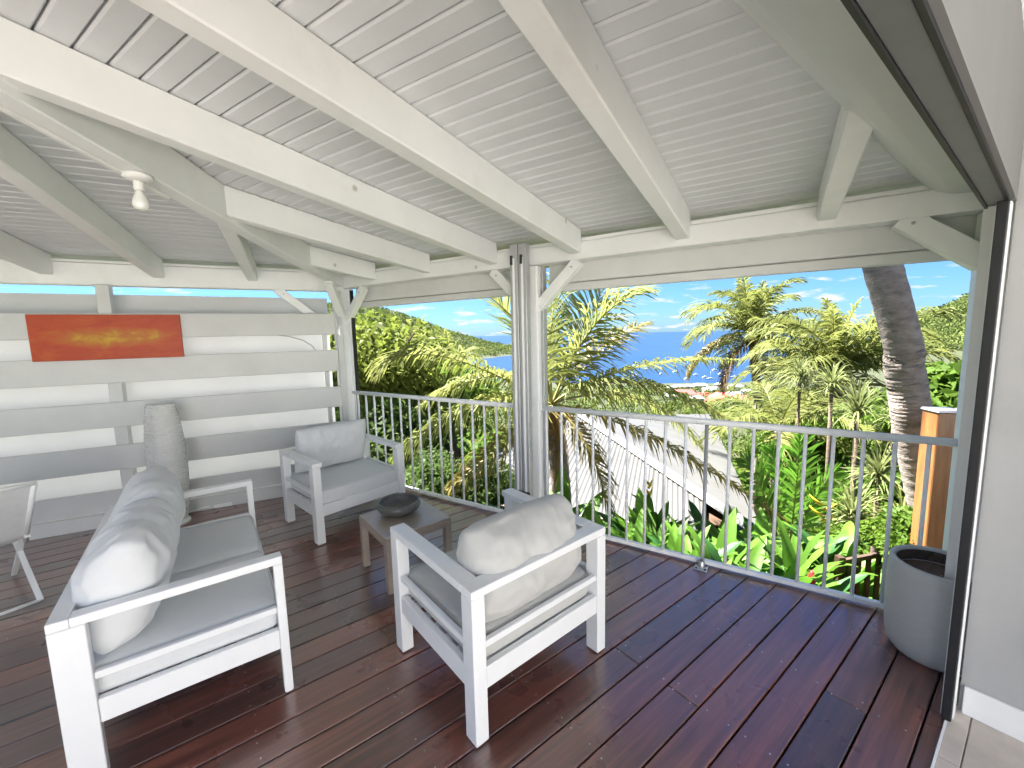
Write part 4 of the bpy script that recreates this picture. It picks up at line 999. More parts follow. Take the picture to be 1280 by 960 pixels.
def palm(name, label, foot, top, fronds, spec, r0=0.16, r1=0.12, lean=(0, 0), nuts=0, seed=1, scale=1.0, group=None):
    """fronds: list of shared frond meshes, spec: list of (mesh index, azimuth, tilt)"""
    foot, top = Vector(foot), Vector(top)
    t = thing(name, label, 'palm tree', foot, 0.0, group)
    mid = (foot + top) / 2 + Vector((lean[0], lean[1], 0))
    ringed_trunk([foot - ZZ * 0.4, mid, top], r0, r1, max(10, int((top - foot).length * 5)), 14, seed).build('trunk', 'trunk', t)
    g = random.Random(seed)
    for i, az, tilt in spec:
        o = link('frond', fronds[i], t); o.location = top - foot + Vector((0, 0, g.uniform(-.08, .08)))
        o.rotation_euler = (R(g.uniform(-12, 12)), R(tilt), R(az)); sc_ = scale * g.uniform(0.88, 1.1); o.scale = (sc_, sc_, sc_)
    for k in range(nuts):
        a = g.uniform(0, 6.28); mb = MB().lathe([(0, -0.11), (0.05, -0.10), (0.085, -0.04), (0.09, 0.02), (0.06, 0.08), (0, 0.10)], (0, 0, 0), 12)
        o = link('coconut', mb.mesh('coconut', 'coconut'), t); o.location = top - foot + Vector((math.cos(a) * .16, math.sin(a) * .16, -0.12 + g.uniform(-.1, .05)))
    return t
FAR = [generic_frond('frond_a', 1, 2.3, 72, 95, 'frond_far'), generic_frond('frond_b', 2, 2.4, 48, 100, 'frond_far'), generic_frond('frond_c', 3, 2.3, 22, 95, 'frond_far'),
       generic_frond('frond_d', 4, 2.2, -12, 70, 'frond_yellow', droop=0.9), generic_frond('frond_e', 5, 2.0, -45, 42, 'frond_dry', droop=1.2), generic_frond('frond_f', 6, 1.9, 84, 30, 'frond_green', Lf=0.4)]
def crown_spec(seed, dry=2, yellow=4):
    g = random.Random(seed); sp = []
    for k in range(3): sp.append((5, g.uniform(0, 360), g.uniform(-12, 12)))
    for k in range(6): sp.append((0, k * 60 + g.uniform(-22, 22), g.uniform(-10, 10)))
    for k in range(8): sp.append((1, k * 45 + g.uniform(-18, 18), g.uniform(-12, 12)))
    for k in range(8): sp.append((2, k * 45 + 20 + g.uniform(-18, 18), g.uniform(-12, 12)))
    for k in range(yellow): sp.append((3, g.uniform(0, 360), g.uniform(-10, 10)))
    for k in range(dry): sp.append((4, g.uniform(0, 360), g.uniform(-10, 10)))
    return sp

# ================================================================== PALMS
# near palm just beyond the middle post, its fronds placed one by one
C0 = at(690, 505, 5.5)
f0 = Vector((C0.x + 0.15, C0.y + 0.1, ground_z(C0.x, C0.y)))
np_ = thing('coconut_palm', 'coconut palm with sprawling fronds right behind the middle post', 'palm tree', f0)
ringed_trunk([f0 - ZZ * 0.3, (f0 + C0) / 2 + Vector((0.05, 0, 0)), C0 - ZZ * 0.1], 0.15, 0.12, 16, 14, 4).build('trunk', 'trunk', np_)
NEARF = [((557, 446, 5.2), (480, 462, 4.9), 'frond_green', .62, .6), ((655, 415, 4.95), (578, 352, 4.6), 'frond_green', .78, .25), ((722, 425, 5.7), (764, 345, 5.9), 'frond_green', .72, .45),
         ((690, 400, 5.9), (716, 325, 6.1), 'frond_green', .7, .4), ((793, 460, 5.7), (922, 450, 6.3), 'frond_green', .42, .7), ((778, 478, 5.1), (905, 522, 4.9), 'frond_green', .55, .7),
         ((815, 548, 4.9), (1005, 668, 4.35), 'frond_yellow', .46, .9), ((735, 560, 5.1), (762, 648, 4.9), 'frond_yellow', .5, .9), ((600, 506, 5.0), (500, 566, 4.7), 'frond_green', .62, .9),
         ((640, 545, 5.0), (560, 612, 4.9), 'frond_yellow', .52, .9), ((745, 440, 5.9), (808, 404, 6.4), 'frond_yellow', .45, .35), 
         ((700, 545, 5.3), (700, 640, 5.4), 'frond_dry', .5, 1.0), ((742, 408, 5.3), (806, 366, 5.0), 'frond_green', .6, .4), ((620, 470, 5.6), (530, 505, 5.7), 'frond_green', .6, .7), ((800, 500, 5.9), (880, 566, 6.2), 'frond_green', .5, .9)]
gN = np.random.default_rng(12)
for (mx_, my_, md_), (tx_, ty_, td_), mm, lf, dr_ in NEARF:
    P = bez(C0, at(mx_, my_, md_), at(tx_, ty_, td_), 22) - np.array(f0)
    chord = unit(P[-1] - P[0]); upv = UPN - chord * np.dot(UPN, chord); upv = unit(upv + 0.15 * gN.normal(size=3))
    q = frond_quads(P, upv, 82, lf * 1.12, 0.028, gN, droop=dr_, vee=0.28, start=0.14, split=0.55)
    me = two_mat('frond', q, mm, rib_quads(P, 0.026, 0.005, UPN), 'rachis')
    link('frond', me, np_)

tB = at(940, 418, 14); palm('coconut_palm', 'tall coconut palm with yellowing fronds standing against the sea', (tB.x + .5, tB.y + .3, ground_z(tB.x, tB.y)), tB, FAR, crown_spec(21, 3, 6), 0.17, 0.12, (0.25, 0), 7, 2, 1.12)
tC = at(1046, 468, 10.5); palm('coconut_palm', 'green coconut palm left of the leaning trunk', (tC.x + .3, tC.y + .5, ground_z(tC.x, tC.y)), tC, FAR, crown_spec(33, 1, 3), 0.17, 0.13, (0.1, 0), 4, 3, 1.12)
tE = at(975, 520, 8.2); palm('coconut_palm', 'low young palm with drooping yellow green fronds behind the right railing', (tE.x, tE.y, ground_z(tE.x, tE.y)), tE - ZZ * 0.3, FAR, [(1, 20, 0), (2, 60, 10), (1, 110, 0), (2, 150, 0), (1, 200, 5), (2, 240, 0), (1, 290, 0), (2, 330, 8), (0, 70, 0), (0, 250, 0)], 0.12, 0.10, (0, 0), 0, 5, 0.8)
# the leaning trunk at the right: foot beyond the railing, crown high above the roof
w0, w1 = at(1152, 590, 3.42), at(1101, 327, 3.42)
ax_ = (w1 - w0) / (w1.z - w0.z)
gz = ground_z(w0.x, w0.y)
foot = w0 + ax_ * (gz - w0.z) + Vector((0.15, 0, 0)); topp = w1 + ax_ * (8.2 - w1.z) + Vector((-0.3, 0.3, 0))
lt = thing('coconut_palm', 'thick ringed grey palm trunk leaning past the right end of the railing', 'palm tree', foot)
ringed_trunk([foot - ZZ * 0.3, w0, (w0 + w1) / 2 + Vector((0.02, 0, 0)), w1, topp], 0.142, 0.115, 84, 24, 9).build('trunk', 'trunk', lt)
gg = random.Random(4)
for i, az, tilt in crown_spec(8, 2, 4):
    o = link('frond', FAR[i], lt); o.location = topp - foot; o.rotation_euler = (0, R(tilt), R(az)); o.scale = (1.15,) * 3
# two cane palms poking out of the trees on the left
for k, (px_, py_, dp_, lb_) in enumerate(((517, 415, 13, 'feathery cane palm rising out of the trees at the far left'), (560, 442, 11.5, 'small feathery palm in front of the hazy hill'))):
    tp = at(px_, py_, dp_); palm('cane_palm', lb_, (tp.x, tp.y, ground_z(tp.x, tp.y)), tp - ZZ * 0.55, FAR, [(5, a, 0) for a in (0, 130, 250)] + [(0, a, 4) for a in (20, 75, 140, 200, 260, 320)] + [(1, a, 0) for a in (50, 170, 290)], 0.06, 0.05, (0, 0), 0, 7 + k, 0.62)

# ================================================================== TREES AND SHRUBS
MANGO = [crown_mesh('crown_mango_a', 41, (1.0, 1.0, 1.0), 46, 15000, 0.105, 0.36, 'leaf_mango'), crown_mesh('crown_mango_b', 42, (1.0, 1.0, 0.9), 40, 12000, 0.11, 0.38, 'leaf_bright')]
BROAD = crown_mesh('crown_broad', 43, (1.0, 1.0, 0.95), 26, 5200, 0.17, 0.55, 'leaf_bright', clr=0.42)
DARKC = crown_mesh('crown_dark', 44, (1.0, 1.0, 0.9), 30, 8000, 0.11, 0.42, 'leaf_dark')
FARC = [crown_mesh('crown_far_%d' % k, 50 + k, (1.0, 1.0, 0.8), 24, 3600, 0.16, 0.6, mm, clr=0.40) for k, mm in enumerate(('leaf_mango', 'leaf_dark', 'leaf_bright'))]
def tr(label, px_, py_, dp_, rad, me, name='leafy_tree', cat='tree', group=None, rz=0.0):
    c = at(px_, py_, dp_); b = Vector((c.x + 0.1, c.y + 0.1, ground_z(c.x, c.y)))
    return tree(name, label, b, c, me, cat, rad, rz, group, r=0.05 * max(rad))
tr('dense yellow green tree filling the view beside the corner post', 468, 482, 8.2, (1.75, 1.5, 1.75), MANGO[0])
tr('yellow green tree below the hazy hill, right of the corner post tree', 560, 500, 9.6, (1.5, 1.4, 1.35), MANGO[1], rz=1.0)
tr('darker tree low behind the left railing', 470, 560, 6.9, (1.2, 1.0, 1.0), DARKC)
tr('low dark shrub behind the far armchair and railing', 545, 610, 5.6, (0.75, 0.7, 0.62), DARKC, 'shrub', 'shrub', rz=2.0)
tr('dark leafy shrub under the palm left of the middle post', 610, 615, 5.5, (0.6, 0.6, 0.5), DARKC, 'shrub', 'shrub', rz=0.6)
tr('bright large leaved tree between leaning trunk and doorway', 1195, 520, 6.6, (1.2, 1.2, 1.0), BROAD)
tr('bright green bush behind the spiky plants near the leaning trunk', 1100, 545, 7.6, (1.0, 1.0, 0.9), MANGO[1], rz=2.2)
tr('yellow green bush below the green palm', 1010, 560, 8.8, (1.2, 1.1, 0.9), MANGO[1], rz=0.4)
tr('pale bush at the foot of the leaning palm', 1115, 640, 5.2, (0.75, 0.75, 0.65), BROAD, 'shrub', 'shrub', rz=1.4)
tr('bush in the garden below the stair railing', 1020, 690, 5.2, (0.9, 0.8, 0.55), MANGO[1], 'shrub', 'shrub', rz=2.9)
tr('low leafy shrub hiding the lower part of the leaning trunk', 1133, 680, 3.2, (0.34, 0.34, 0.30), BROAD, 'shrub', 'shrub', rz=0.9)
tr('dark bush under the heliconia leaves', 900, 745, 4.6, (1.1, 0.7, 0.5), DARKC, 'shrub', 'shrub', rz=1.1)
g = random.Random(77)
ntree = 0
for k in range(260):
    a = g.uniform(-42, 62); r = 12 * (6.5 ** g.random())
    x, y = r * math.sin(R(a)), r * math.cos(R(a)); z = ground_z(x, y)
    rad = g.uniform(1.0, 1.9) * (1 + r / 90); h = rad * g.uniform(0.9, 1.5)
    # keep the view to the bay open
    v = Vector((x, y, z + h + rad * 0.8)) - CAM; dep = v.dot(_fw); px_ = 640 + FPX * v.dot(_rt) / dep; py_ = 480 - FPX * v.dot(_up) / dep
    lim = 430 if px_ < 620 else (505 if px_ < 940 else 470 if px_ > 1120 else 488)
    if py_ < lim: continue
    if 1.0 < x < 8 and y < 13 and x < y: continue
    kd = g.randrange(3); sd_ = 'left of the middle post' if px_ < 660 else 'right of the middle post'; nd_ = 'near' if r < 30 else 'far'
    tree('hillside_tree', '%s tree %s down the slope, %s' % (('yellow green', 'dark green', 'bright green')[kd], nd_, sd_), (x, y, z), (x, y, z + h), FARC[kd], 'tree', (rad, rad, rad * g.uniform(.75, 1.0)), g.uniform(0, 6), '%s %s slope trees %s' % (nd_, ('yellow green', 'dark green', 'bright green')[kd], sd_), r=0.06 * rad)
    ntree += 1
    if ntree >= 120: break

# heliconias along the deck edge: every leaf a part
def paddle(name, L, W, bend, m, seed):
    g = random.Random(seed); vs, fs = [], []; n = 12
    p = Vector((0, 0, 0)); stalk = 0.34 * L
    e = R(84)
    pts = []
    for i in range(n + 1):
        t = i / n; el = R(86 - bend * max(0, t - 0.15) ** 1.3)
        pts.append(Vector(p)); p = p + Vector((math.cos(el), 0, math.sin(el))) * (L + stalk) / n
    for i, q in enumerate(pts):
        t = i / n; ts = stalk / (L + stalk)
        wv = 0.006 if t < ts else max(0.002, W / 2 * math.sin(math.pi * min(1, ((t - ts) / (1 - ts)) ** 0.75 * 0.97 + 0.03)) ** 0.6)
        wob = 0.02 * math.sin(i * 1.7 + seed)
        el = math.atan2((pts[min(n, i + 1)] - pts[max(0, i - 1)]).z, (pts[min(n, i + 1)] - pts[max(0, i - 1)]).x)
        nn = Vector((-math.sin(el), 0, math.cos(el)))
        vs += [q + Vector((0, -wv, 0)) + nn * (wv * 0.22 + wob * wv * 8), q + Vector((0, -wv * .5, 0)) + nn * wv * 0.14, q, q + Vector((0, wv * .5, 0)) + nn * wv * 0.14, q + Vector((0, wv, 0)) + nn * (wv * 0.22 - wob * wv * 8)]
    for i in range(n):
        for j in range(4): fs.append((i * 5 + j, i * 5 + j + 1, i * 5 + j + 6, i * 5 + j + 5))
    return raw(name, vs, fs, m, smooth=True)
PAD = [paddle('leaf', 0.66, 0.13, 48, 'leaf_heliconia', 1), paddle('leaf', 0.62, 0.12, 88, 'leaf_heliconia', 2), paddle('leaf', 0.56, 0.10, 122, 'leaf_heliconia', 3), paddle('leaf', 0.62, 0.14, 65, 'leaf_heliconia_dark', 4), paddle('leaf', 0.52, 0.12, 100, 'leaf_heliconia_dark', 5)]
FL_R = MB().lathe([(0, 0), (0.018, 0.01), (0.026, 0.04), (0.014, 0.09), (0, 0.11)], (0, 0, 0), 8).mesh('flower', 'flower_red')
fy = MB()
for k in range(4): fy.tube([(0, 0, k * .045), (0.05 * (-1) ** k, 0, k * .045 + .03), (0.09 * (-1) ** k, 0, k * .045 + .075)], [0.014, 0.013, 0.002], 6)
FL_Y = fy.mesh('flower', 'flower_yellow')
def helic(x, y, ztop, seed, label, group, nl=9, flower=None, sc=1.0, dark=False):
    g = random.Random(seed); gz_ = ground_z(x, y)
    H = ztop - gz_
    t = thing('heliconia', label, 'plant', (x, y, gz_), g.uniform(0, 6.28), group)
    MB().tube([(0, 0, -0.1), (0, 0, H * 0.35), (0.03, 0, H * 0.62)], [0.03, 0.02, 0.012], 7).build('stem', 'leaf_heliconia_dark', t, local=True)
    for k in range(nl):
        me = PAD[g.choice([3, 4, 3]) if (dark or g.random() < 0.22) else g.choice([0, 0, 1, 1, 2])]
        hb = H * g.uniform(0.12, 0.58)
        sl = min(1.5, max(0.55, (H - hb) / 0.85 * g.uniform(0.75, 1.05))) * sc
        o = link('leaf', me, t); o.location = (0, 0, hb); o.rotation_euler = (R(g.uniform(-10, 10)), R(g.uniform(0, 26)), k * 2.4 + g.uniform(-.5, .5)); o.scale = (sl, sl, sl)
    if flower:
        o = link('flower', FL_R if flower == 'red' else FL_Y, t); o.location = (0.10, 0.05, H * (0.75 if flower == 'red' else 0.98)); o.scale = (1.2,) * 3
g = random.Random(15)
spots = []
for k in range(64):
    s_ = g.uniform(-0.75, 1.45); n_ = 3.40 + 1.5 * g.random() ** 1.2
    spots.append((s_, n_))
for k, (s_, n_) in enumerate(spots):
    p = RF(s_, n_); v = p - CAM
    # leaf tips reach lower on the left part of the bed
    zt = (-0.02 if s_ > 0.1 else 0.05) - 0.12 * (n_ - 3.4) + g.uniform(-0.22, 0.10)
    if s_ > 1.15: zt -= 0.15
    dd_ = v.dot(_fw); pxx = 640 + FPX * v.dot(_rt) / dd_
    if 1022 < pxx < 1130 and n_ < 4.45: continue
    fl = 'red' if k in (5, 13, 21) else ('yellow' if k in (8, 19) else None)
    lab = {'red': 'heliconia with red flower among the broad leaves behind the right railing', 'yellow': 'heliconia with upright yellow flower behind the right railing', None: 'bright green heliconia %s, %s' % ('beside the planter' if s_ < -0.25 else 'near the steel foot plate' if s_ < 0.6 else 'in front of the corrugated roof', 'close to the railing' if n_ < 3.75 else 'set back from the railing')}[fl]
    helic(p.x, p.y, zt, 100 + k, lab, 'heliconias with %s behind the right railing' % (fl + ' flowers') if fl else lab + ' (heliconias)', 9, fl)
for k, (s_, n_, zt) in enumerate(((2.05, 3.7, 0.12), (2.25, 4.0, 0.15), (1.95, 4.3, 0.1), (2.5, 3.9, -0.1), (1.85, 3.55, -0.1), (2.8, 4.2, -0.2), (3.2, 4.0, -0.25))):
    p = RF(s_, n_); helic(p.x, p.y, zt, 300 + k, 'broad leaved green plant behind the left railing', 'broad leaved plants behind the left railing', 8, None, 1.0, k > 3)

# spiky rosettes on bare stems
def rosette_mesh(name, seed, n, L, wid, m):
    g = np.random.default_rng(seed); out = []
    for k in range(n):
        a = 2.4 * k + g.normal() * .15; e = R(g.uniform(-28, 82)); d = np.array([math.cos(a) * math.cos(e), math.sin(a) * math.cos(e), math.sin(e)])
        sd = unit(np.cross(d, UPN)) * wid / 2; l = L * g.uniform(.8, 1.1)
        p0 = np.zeros(3); p1 = d * l * .45 + UPN * .02; p2 = p1 + unit(d - UPN * .22) * l * .35; p3 = p2 + unit(d - UPN * .7) * l * .25
        out += [[p0 - sd * .7, p0 + sd * .7, p1 + sd, p1 - sd], [p1 - sd, p1 + sd, p2 + sd * .7, p2 - sd * .7], [p2 - sd * .7, p2 + sd * .7, p3 + sd * .05, p3 - sd * .05]]
    return quads(name, np.array(out), m)
ROS = [rosette_mesh('rosette', 61, 70, 0.50, 0.022, 'leaf_pale'), rosette_mesh('rosette', 62, 60, 0.42, 0.026, 'leaf_pale'), rosette_mesh('rosette', 63, 46, 0.55, 0.028, 'frond_green')]
for k, (px_, py_, dp_, i, sc_, lb_) in enumerate(((1072, 512, 5.0, 0, .9, 'pale spiky rosette plant level with the right railing top'), (1040, 480, 5.8, 1, .8, 'smaller pale spiky plant left of the large rosette'), (1118, 520, 5.3, 1, .75, 'pale spiky plant touching the leaning trunk'),
                                                  (1098, 592, 4.6, 0, .85, 'pale spiky rosette plant below the railing top near the leaning trunk'), (1066, 640, 4.4, 1, .85, 'drooping spiky plant above the stair railing'), (1000, 470, 7.5, 1, .9, 'spiky plant in front of the green palm'), (1128, 655, 4.0, 2, .7, 'green spiky plant beside the wooden gate post'))):
    p = at(px_, py_, dp_); gz_ = ground_z(p.x, p.y); t = thing('spiky_plant', lb_, 'plant', (p.x, p.y, gz_))
    MB().tube([(0, 0, -.2), (0.04, 0.02, (p.z - gz_) * .5), (0, 0, p.z - gz_)], [0.04, 0.03, 0.025], 8).build('stem', 'bark', t, local=True)
    o = link('rosette', ROS[i], t); o.location = (0, 0, p.z - gz_); o.scale = (sc_,) * 3; o.rotation_euler = (0, 0, k)
    o = link('rosette', ROS[1], t); o.location = (0, 0, p.z - gz_ - .12 * sc_); o.scale = (sc_ * .9,) * 3; o.rotation_euler = (R(8), 0, k + 1)
# broad young palm leaf standing behind the railing
yp = at(985, 690, 4.6); gz_ = ground_z(yp.x, yp.y)
yt = thing('young_palm', 'young palm with broad upright bright green leaves behind the right railing', 'plant', (yp.x, yp.y, gz_))
gY = np.random.default_rng(5)
for tip, mid_ in (((1000, 548, 4.5), (995, 610, 4.55)), ((930, 575, 4.5), (955, 620, 4.5)), ((1045, 590, 4.7), (1015, 630, 4.7)), ((962, 560, 4.9), (975, 615, 4.8))):
    P = bez(yp - ZZ * 0.25, at(*mid_), at(*tip), 16) - np.array([yp.x, yp.y, gz_])
    side_up = unit(np.array([0.25, -1.0, 0.25]) + gY.normal(size=3) * .15)
    link('leaf', two_mat('leaf', frond_quads(P, side_up, 30, 0.34, 0.05, gY, droop=0.12, vee=0.1, start=0.25), 'leaf_heliconia', rib_quads(P, 0.014, 0.004, UPN + np.array([.01, .3, 0])), 'rachis'), yt)

# ================================================================== neighbouring house with corrugated roof
nh = thing('neighbour_house', 'low neighbouring house with pale corrugated metal roof below the veranda', 'house', at(800, 650, 6.6))
E0, E1 = at(560, 622, 7.0), at(905, 672, 6.2)
T0, T1 = at(560, 538, 11.5), at(892, 533, 11.0)
ez = -1.08
E0 = Vector((E0.x, E0.y, ez)); E1 = Vector((E1.x, E1.y, ez))
edir = (E1 - E0).normalized(); eup = Vector((-edir.y, edir.x, 0))
E0 = at_z(570, 624, ez); E1 = at_z(960, 676, ez); edir = (E1 - E0).normalized(); eup = Vector((-edir.y, edir.x, 0))
run = 4.4; rise = 0.62; Lr = (E1 - E0).length
hipback = 3.3                                         # the right end of the roof is a hip
pitch = 0.076
nst = int(Lr / (pitch * 10))
for sh in range(nst):
    mb = MB(); 
    for k in range(10 * 4 + 1):
        x = (sh * 10 + k / 4) * pitch
        zz = 0.011 * math.cos(2 * math.pi * k / 4)
        lim = min(run, max(0.02, (Lr - x) / hipback * run))
        a = E0 + edir * x + ZZ * zz; b = E0 + edir * x + eup * lim + ZZ * (rise * lim / run + zz)
        va, vb = mb.bm.verts.new(a), mb.bm.verts.new(b)
        if k: f = mb.bm.faces.new((pa_, va, vb, pb_)); f.smooth = True
        pa_, pb_ = va, vb
    mb.build('roof_sheet', 'roof_metal', nh, fix=False)
Hc = E1; Ht = E1 - edir * hipback + eup * run + ZZ * rise
MB().bar(Hc + ZZ * 0.03, Ht + ZZ * 0.03, 0.22, 0.02, bevel=.004).build('hip_cap', 'roof_edge', nh)
F1 = E1 + eup * (run * 2)
mb = MB(); n_ = 60
for k in range(n_ + 1):                               # end slope beyond the hip
    x = k / n_ * run * 2; zz = 0.011 * math.cos(k * math.pi / 2 * 1.0)
    lim = min(x, run * 2 - x) / run * hipback
    a = E1 + eup * x + ZZ * zz; b = E1 + eup * x - edir * max(.01, lim) + ZZ * (rise * lim / hipback + zz)
    va, vb = mb.bm.verts.new(a), mb.bm.verts.new(b)
    if k: mb.bm.faces.new((pa_, va, vb, pb_)).smooth = True
    pa_, pb_ = va, vb
mb.build('end_slope', 'roof_metal', nh, fix=False)
MB().bar(E0 + ZZ * -0.03, E1 + ZZ * -0.03, 0.03, 0.07).build('fascia', 'cream_fascia', nh)
MB().hexa([E0 + eup * .35 + ZZ * -3, E1 + eup * .35 - edir * .4 + ZZ * -3, E1 + eup * 4 - edir * .4 + ZZ * -3, E0 + eup * 4 + ZZ * -3, E0 + eup * .35 + ZZ * -.03, E1 + eup * .35 - edir * .4 + ZZ * -.03, E1 + eup * 4 - edir * .4 + ZZ * -.03, E0 + eup * 4 + ZZ * -.03]).build('wall', 'roof_brown', nh)

# ================================================================== wooden gate post, fence, stair railing
wp = at(1170, 600, 2.95); pz = at(1170, 514, 2.95).z
gp = thing('gate_post', 'square orange brown wooden post with grey cap beyond the right railing', 'post', (wp.x, wp.y, ground_z(wp.x, wp.y)))
rot = R(12); ax2 = Vector((math.cos(rot), -math.sin(rot), 0)); ay2 = Vector((math.sin(rot), math.cos(rot), 0))
MB().obox((wp.x, wp.y, (pz - 2.2) / 2), ax2 * 0.078, ay2 * 0.078, ZZ * (pz + 2.2) / 2, 0.006).build('shaft', 'orange_wood', gp)
MB().hexa([Vector((wp.x, wp.y, pz)) + ax2 * a + ay2 * b + ZZ * c for c, sc_ in ((0.001, .088), (0.018, .08)) for a, b in ((-sc_, -sc_), (sc_, -sc_), (sc_, sc_), (-sc_, sc_))], 0.002).build('cap', 'grey_cap', gp)
wf = thing('wooden_fence', 'orange wooden fence with pale slats behind the gate post', 'fence', (wp.x + .3, wp.y + .1, -1.2))
fo = Vector((wp.x, wp.y, 0)) + ay2 * 0.18 + ax2 * 0.08; fd = (ax2 * 0.8 + ay2 * 0.6).normalized()
MB().obox(fo + fd * .02 + ZZ * (-.15), fd * 0.03, Vector((-fd.y, fd.x, 0)) * 0.025, ZZ * 1.07, 0.003).build('post', 'orange_wood', wf)
MB().obox(fo + fd * .75 + ZZ * (.93), fd * 0.70, Vector((-fd.y, fd.x, 0)) * 0.03, ZZ * 0.02, 0.003).build('cap_rail', 'roof_edge', wf)
for k in range(13):
    MB().obox(fo + fd * .75 + ZZ * (.82 - k * .13), fd * 0.70, Vector((-fd.y, fd.x, 0)) * 0.012, ZZ * 0.045, 0.003).build('slat', 'orange_wood' if k % 3 == 0 else 'roof_edge', wf)
sr = thing('stair_railing', 'dark wooden stair railing going down in the garden behind the planter', 'railing', at(1060, 760, 3.5))
q0, q1, q2 = at(1050, 698, 3.5), at(1112, 688, 3.35), at(978, 706, 3.9)
MB().bar(q0 + ZZ * .02 - ZZ * .0, q0 - ZZ * 0.9, 0.055, 0.055, up=Vector((1, 0, 0))).build('newel_post', 'dark_wood', sr)
MB().bar(q0 - ZZ * .035, q1 - ZZ * .02, 0.04, 0.035).build('handrail', 'dark_wood', sr)
MB().bar(q0 - ZZ * .14, q2 - ZZ * .06, 0.035, 0.04).build('handrail', 'dark_wood', sr)
for k in range(1, 6):
    b_ = q0.lerp(q1, k / 5.0) - ZZ * .03; MB().bar(b_, b_ - ZZ * 0.9, 0.028, 0.028, up=Vector((1, 0, 0))).build('baluster', 'dark_wood', sr)

# ================================================================== town, boats, far woods
def house(x, y, w_, d_, h_, rz, rm, label, group):
    z = max(ground_z(x, y), -79.2); t = thing('town_house', label, 'house', (x, y, z), rz, group)
    MB().box(-w_ / 2, w_ / 2, -d_ / 2, d_ / 2, -3, h_).build('wall', 'town_wall', t, local=True)
    o_ = 0.6; rz_ = h_ + d_ * 0.28
    mb = MB(); v = [mb.bm.verts.new(p) for p in ((-w_ / 2 - o_, -d_ / 2 - o_, h_), (w_ / 2 + o_, -d_ / 2 - o_, h_), (w_ / 2 + o_, d_ / 2 + o_, h_), (-w_ / 2 - o_, d_ / 2 + o_, h_), (-w_ / 2 + d_ * .3, 0, rz_), (w_ / 2 - d_ * .3, 0, rz_))]
    for q in ((0, 1, 5, 4), (2, 3, 4, 5), (1, 2, 5), (3, 0, 4), (3, 2, 1, 0)): mb.bm.faces.new([v[i] for i in q])
    mb.build('roof', rm, t, local=True)
    for sx in (-0.28, 0.0, 0.28):
        MB().box(sx * w_ - .6, sx * w_ + .6, -d_ / 2 - .05, -d_ / 2 + .02, h_ * .35, h_ * .75).build('window', 'dark_hardware', t, local=True)
g = random.Random(9)
def ground_hit(px_, py_):
    v = ray(px_, py_); t_ = 60
    while t_ < 1500:
        p = CAM + v * t_
        if p.z < max(ground_z(p.x, p.y), -80): return p
        t_ += 4
    return CAM + v * 600
for k, (px_, py_, w_, red) in enumerate(((906, 503, 26, 1), (893, 506, 16, 1), (856, 497, 22, 1), (842, 494, 14, 1), (880, 500, 14, 1), (918, 498, 16, 0), (875, 488, 16, 0), (890, 492, 20, 0), (905, 491, 18, 0), (920, 488, 14, 0), (862, 487, 12, 0), (848, 488, 14, 0),
                                         (832, 490, 12, 0), (838, 500, 12, 0), (926, 504, 18, 1), (868, 505, 14, 0), (935, 494, 14, 0), (823, 494, 10, 1), (815, 490, 12, 0), (900, 486, 12, 0))):
    p = ground_hit(px_, py_)
    house(p.x, p.y, w_, w_ * g.uniform(.5, .7), g.uniform(4, 6.5), g.uniform(-.5, .5) - 0.4, 'red_roof' if red else 'grey_roof',
          'small red roofed house in the seaside town below' if red else 'small grey roofed house in the seaside town below', 'red roofed town houses' if red else 'grey roofed town houses')
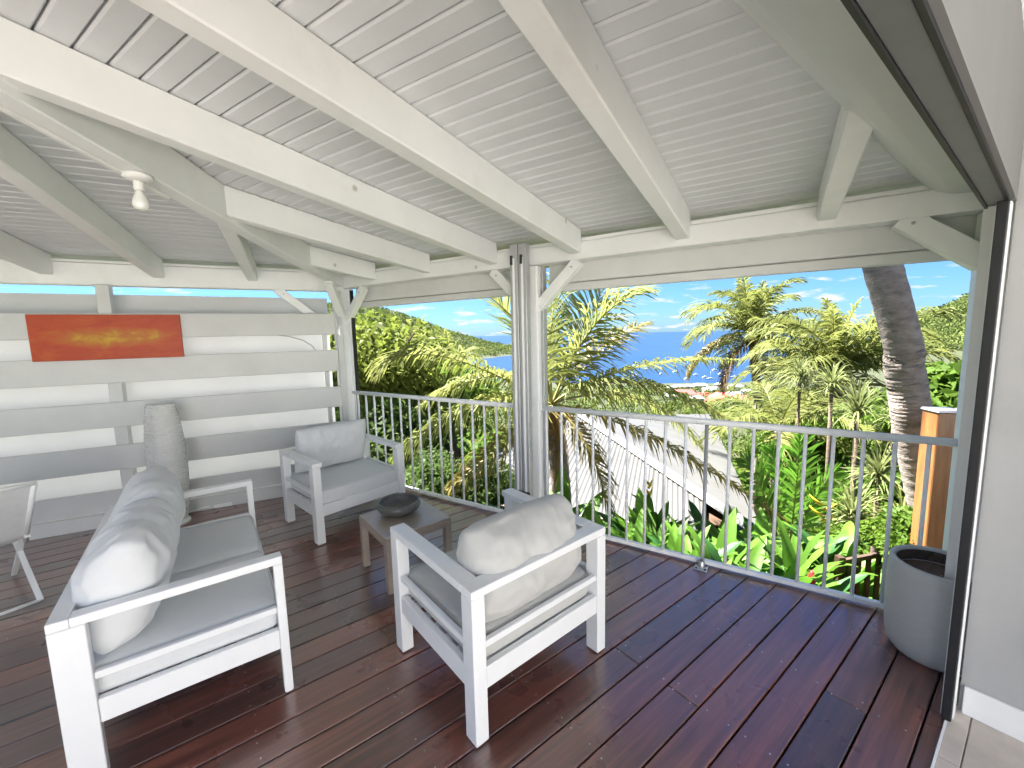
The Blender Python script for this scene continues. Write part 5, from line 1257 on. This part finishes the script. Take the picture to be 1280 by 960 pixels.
for k, (px_, py_) in enumerate(((808, 462), (783, 464), (881, 472), (888, 474), (906, 471), (912, 466), (900, 468), (893, 463), (870, 469), (845, 465), (918, 472), (858, 474), (795, 470), (826, 468))):
    v = ray(px_, py_); p = CAM + v * ((-80 - EYE) / v.z); L_ = g.uniform(8, 15)
    t = thing('boat', 'small white boat moored in the bay', 'boat', (p.x, p.y, -80), g.uniform(-.8, .8), 'boats moored in the bay')
    MB().hexa([(-L_ / 2, -1.0, -.3), (L_ / 2 * .8, -.5, -.3), (L_ / 2 * .8, .5, -.3), (-L_ / 2, 1.0, -.3), (-L_ / 2, -1.6, 1.5), (L_ / 2, -.15, 2.0), (L_ / 2, .15, 2.0), (-L_ / 2, 1.6, 1.5)]).build('hull', 'hull', t, local=True)
    MB().box(-L_ * .2, L_ * .15, -.9, .9, 1.55, 2.8, .1).build('cabin', 'hull', t, local=True)
    MB().tube([(0, 0, 2.8), (0, 0, 13 if k % 2 else 5)], 0.12, 6).build('mast', 'hull', t, local=True)
def woods(name, label, n, fa, fr, fsize, seed, per, lsize, m):
    """a far wood that reads as one mass: leaf clumps of many trees in one mesh"""
    g = random.Random(seed); C_, Rr = [], []
    for k in range(n):
        a, r = fa(g), fr(g); x, y = r * math.sin(R(a)), r * math.cos(R(a)); z = ground_z(x, y)
        if z < -78.6: continue
        s_ = fsize(g, r); C_.append((x, y, z + s_ * 0.45)); Rr.append((s_, s_, s_ * g.uniform(.6, .95)))
    C_ = np.array(C_); Rr = np.array(Rr); gn = np.random.default_rng(seed); N_ = len(C_) * per
    Q = leaf_cloud(N_, C_, Rr, 1.0, 0.75, gn, shell=0.7)
    cen = Q.mean(axis=1, keepdims=True); dist = np.linalg.norm(cen, axis=2, keepdims=True)
    Q = cen + (Q - cen) * lsize(dist)
    tag(link(name, quads(name, Q, m)), label, 'wood', kind='stuff')
mat('wood_near', (0.15, 0.185, 0.04), base2=(0.05, 0.085, 0.018), rough=0.8, scale=0.12, trans=0.3, spec=0.1, detail=9)
mat('wood_far', (0.17, 0.205, 0.06), base2=(0.085, 0.12, 0.036), rough=0.9, scale=0.015, trans=0.2, spec=0.05, detail=9)
woods('hillside_wood', 'sunlit green hillside across the bay at the right', 4200, lambda g: g.uniform(41, 60), lambda g: g.uniform(820, 1400), lambda g, r: g.uniform(6, 11), 3, 34, lambda d: d * 0.0034, 'wood_far')
woods('hillside_wood', 'green treetops on the slope between garden and town', 2600, lambda g: g.uniform(-46, 44), lambda g: 60 * (9.0 ** g.random()), lambda g, r: g.uniform(1.6, 2.8) * (1 + r / 220), 4, 60, lambda d: d * 0.0052, 'wood_near')
woods('hillside_wood', 'hazy blue green hill at the far left', 3000, lambda g: g.uniform(-34, 3), lambda g: g.uniform(1350, 2500), lambda g, r: g.uniform(10, 18), 5, 24, lambda d: d * 0.0034, 'wood_far')
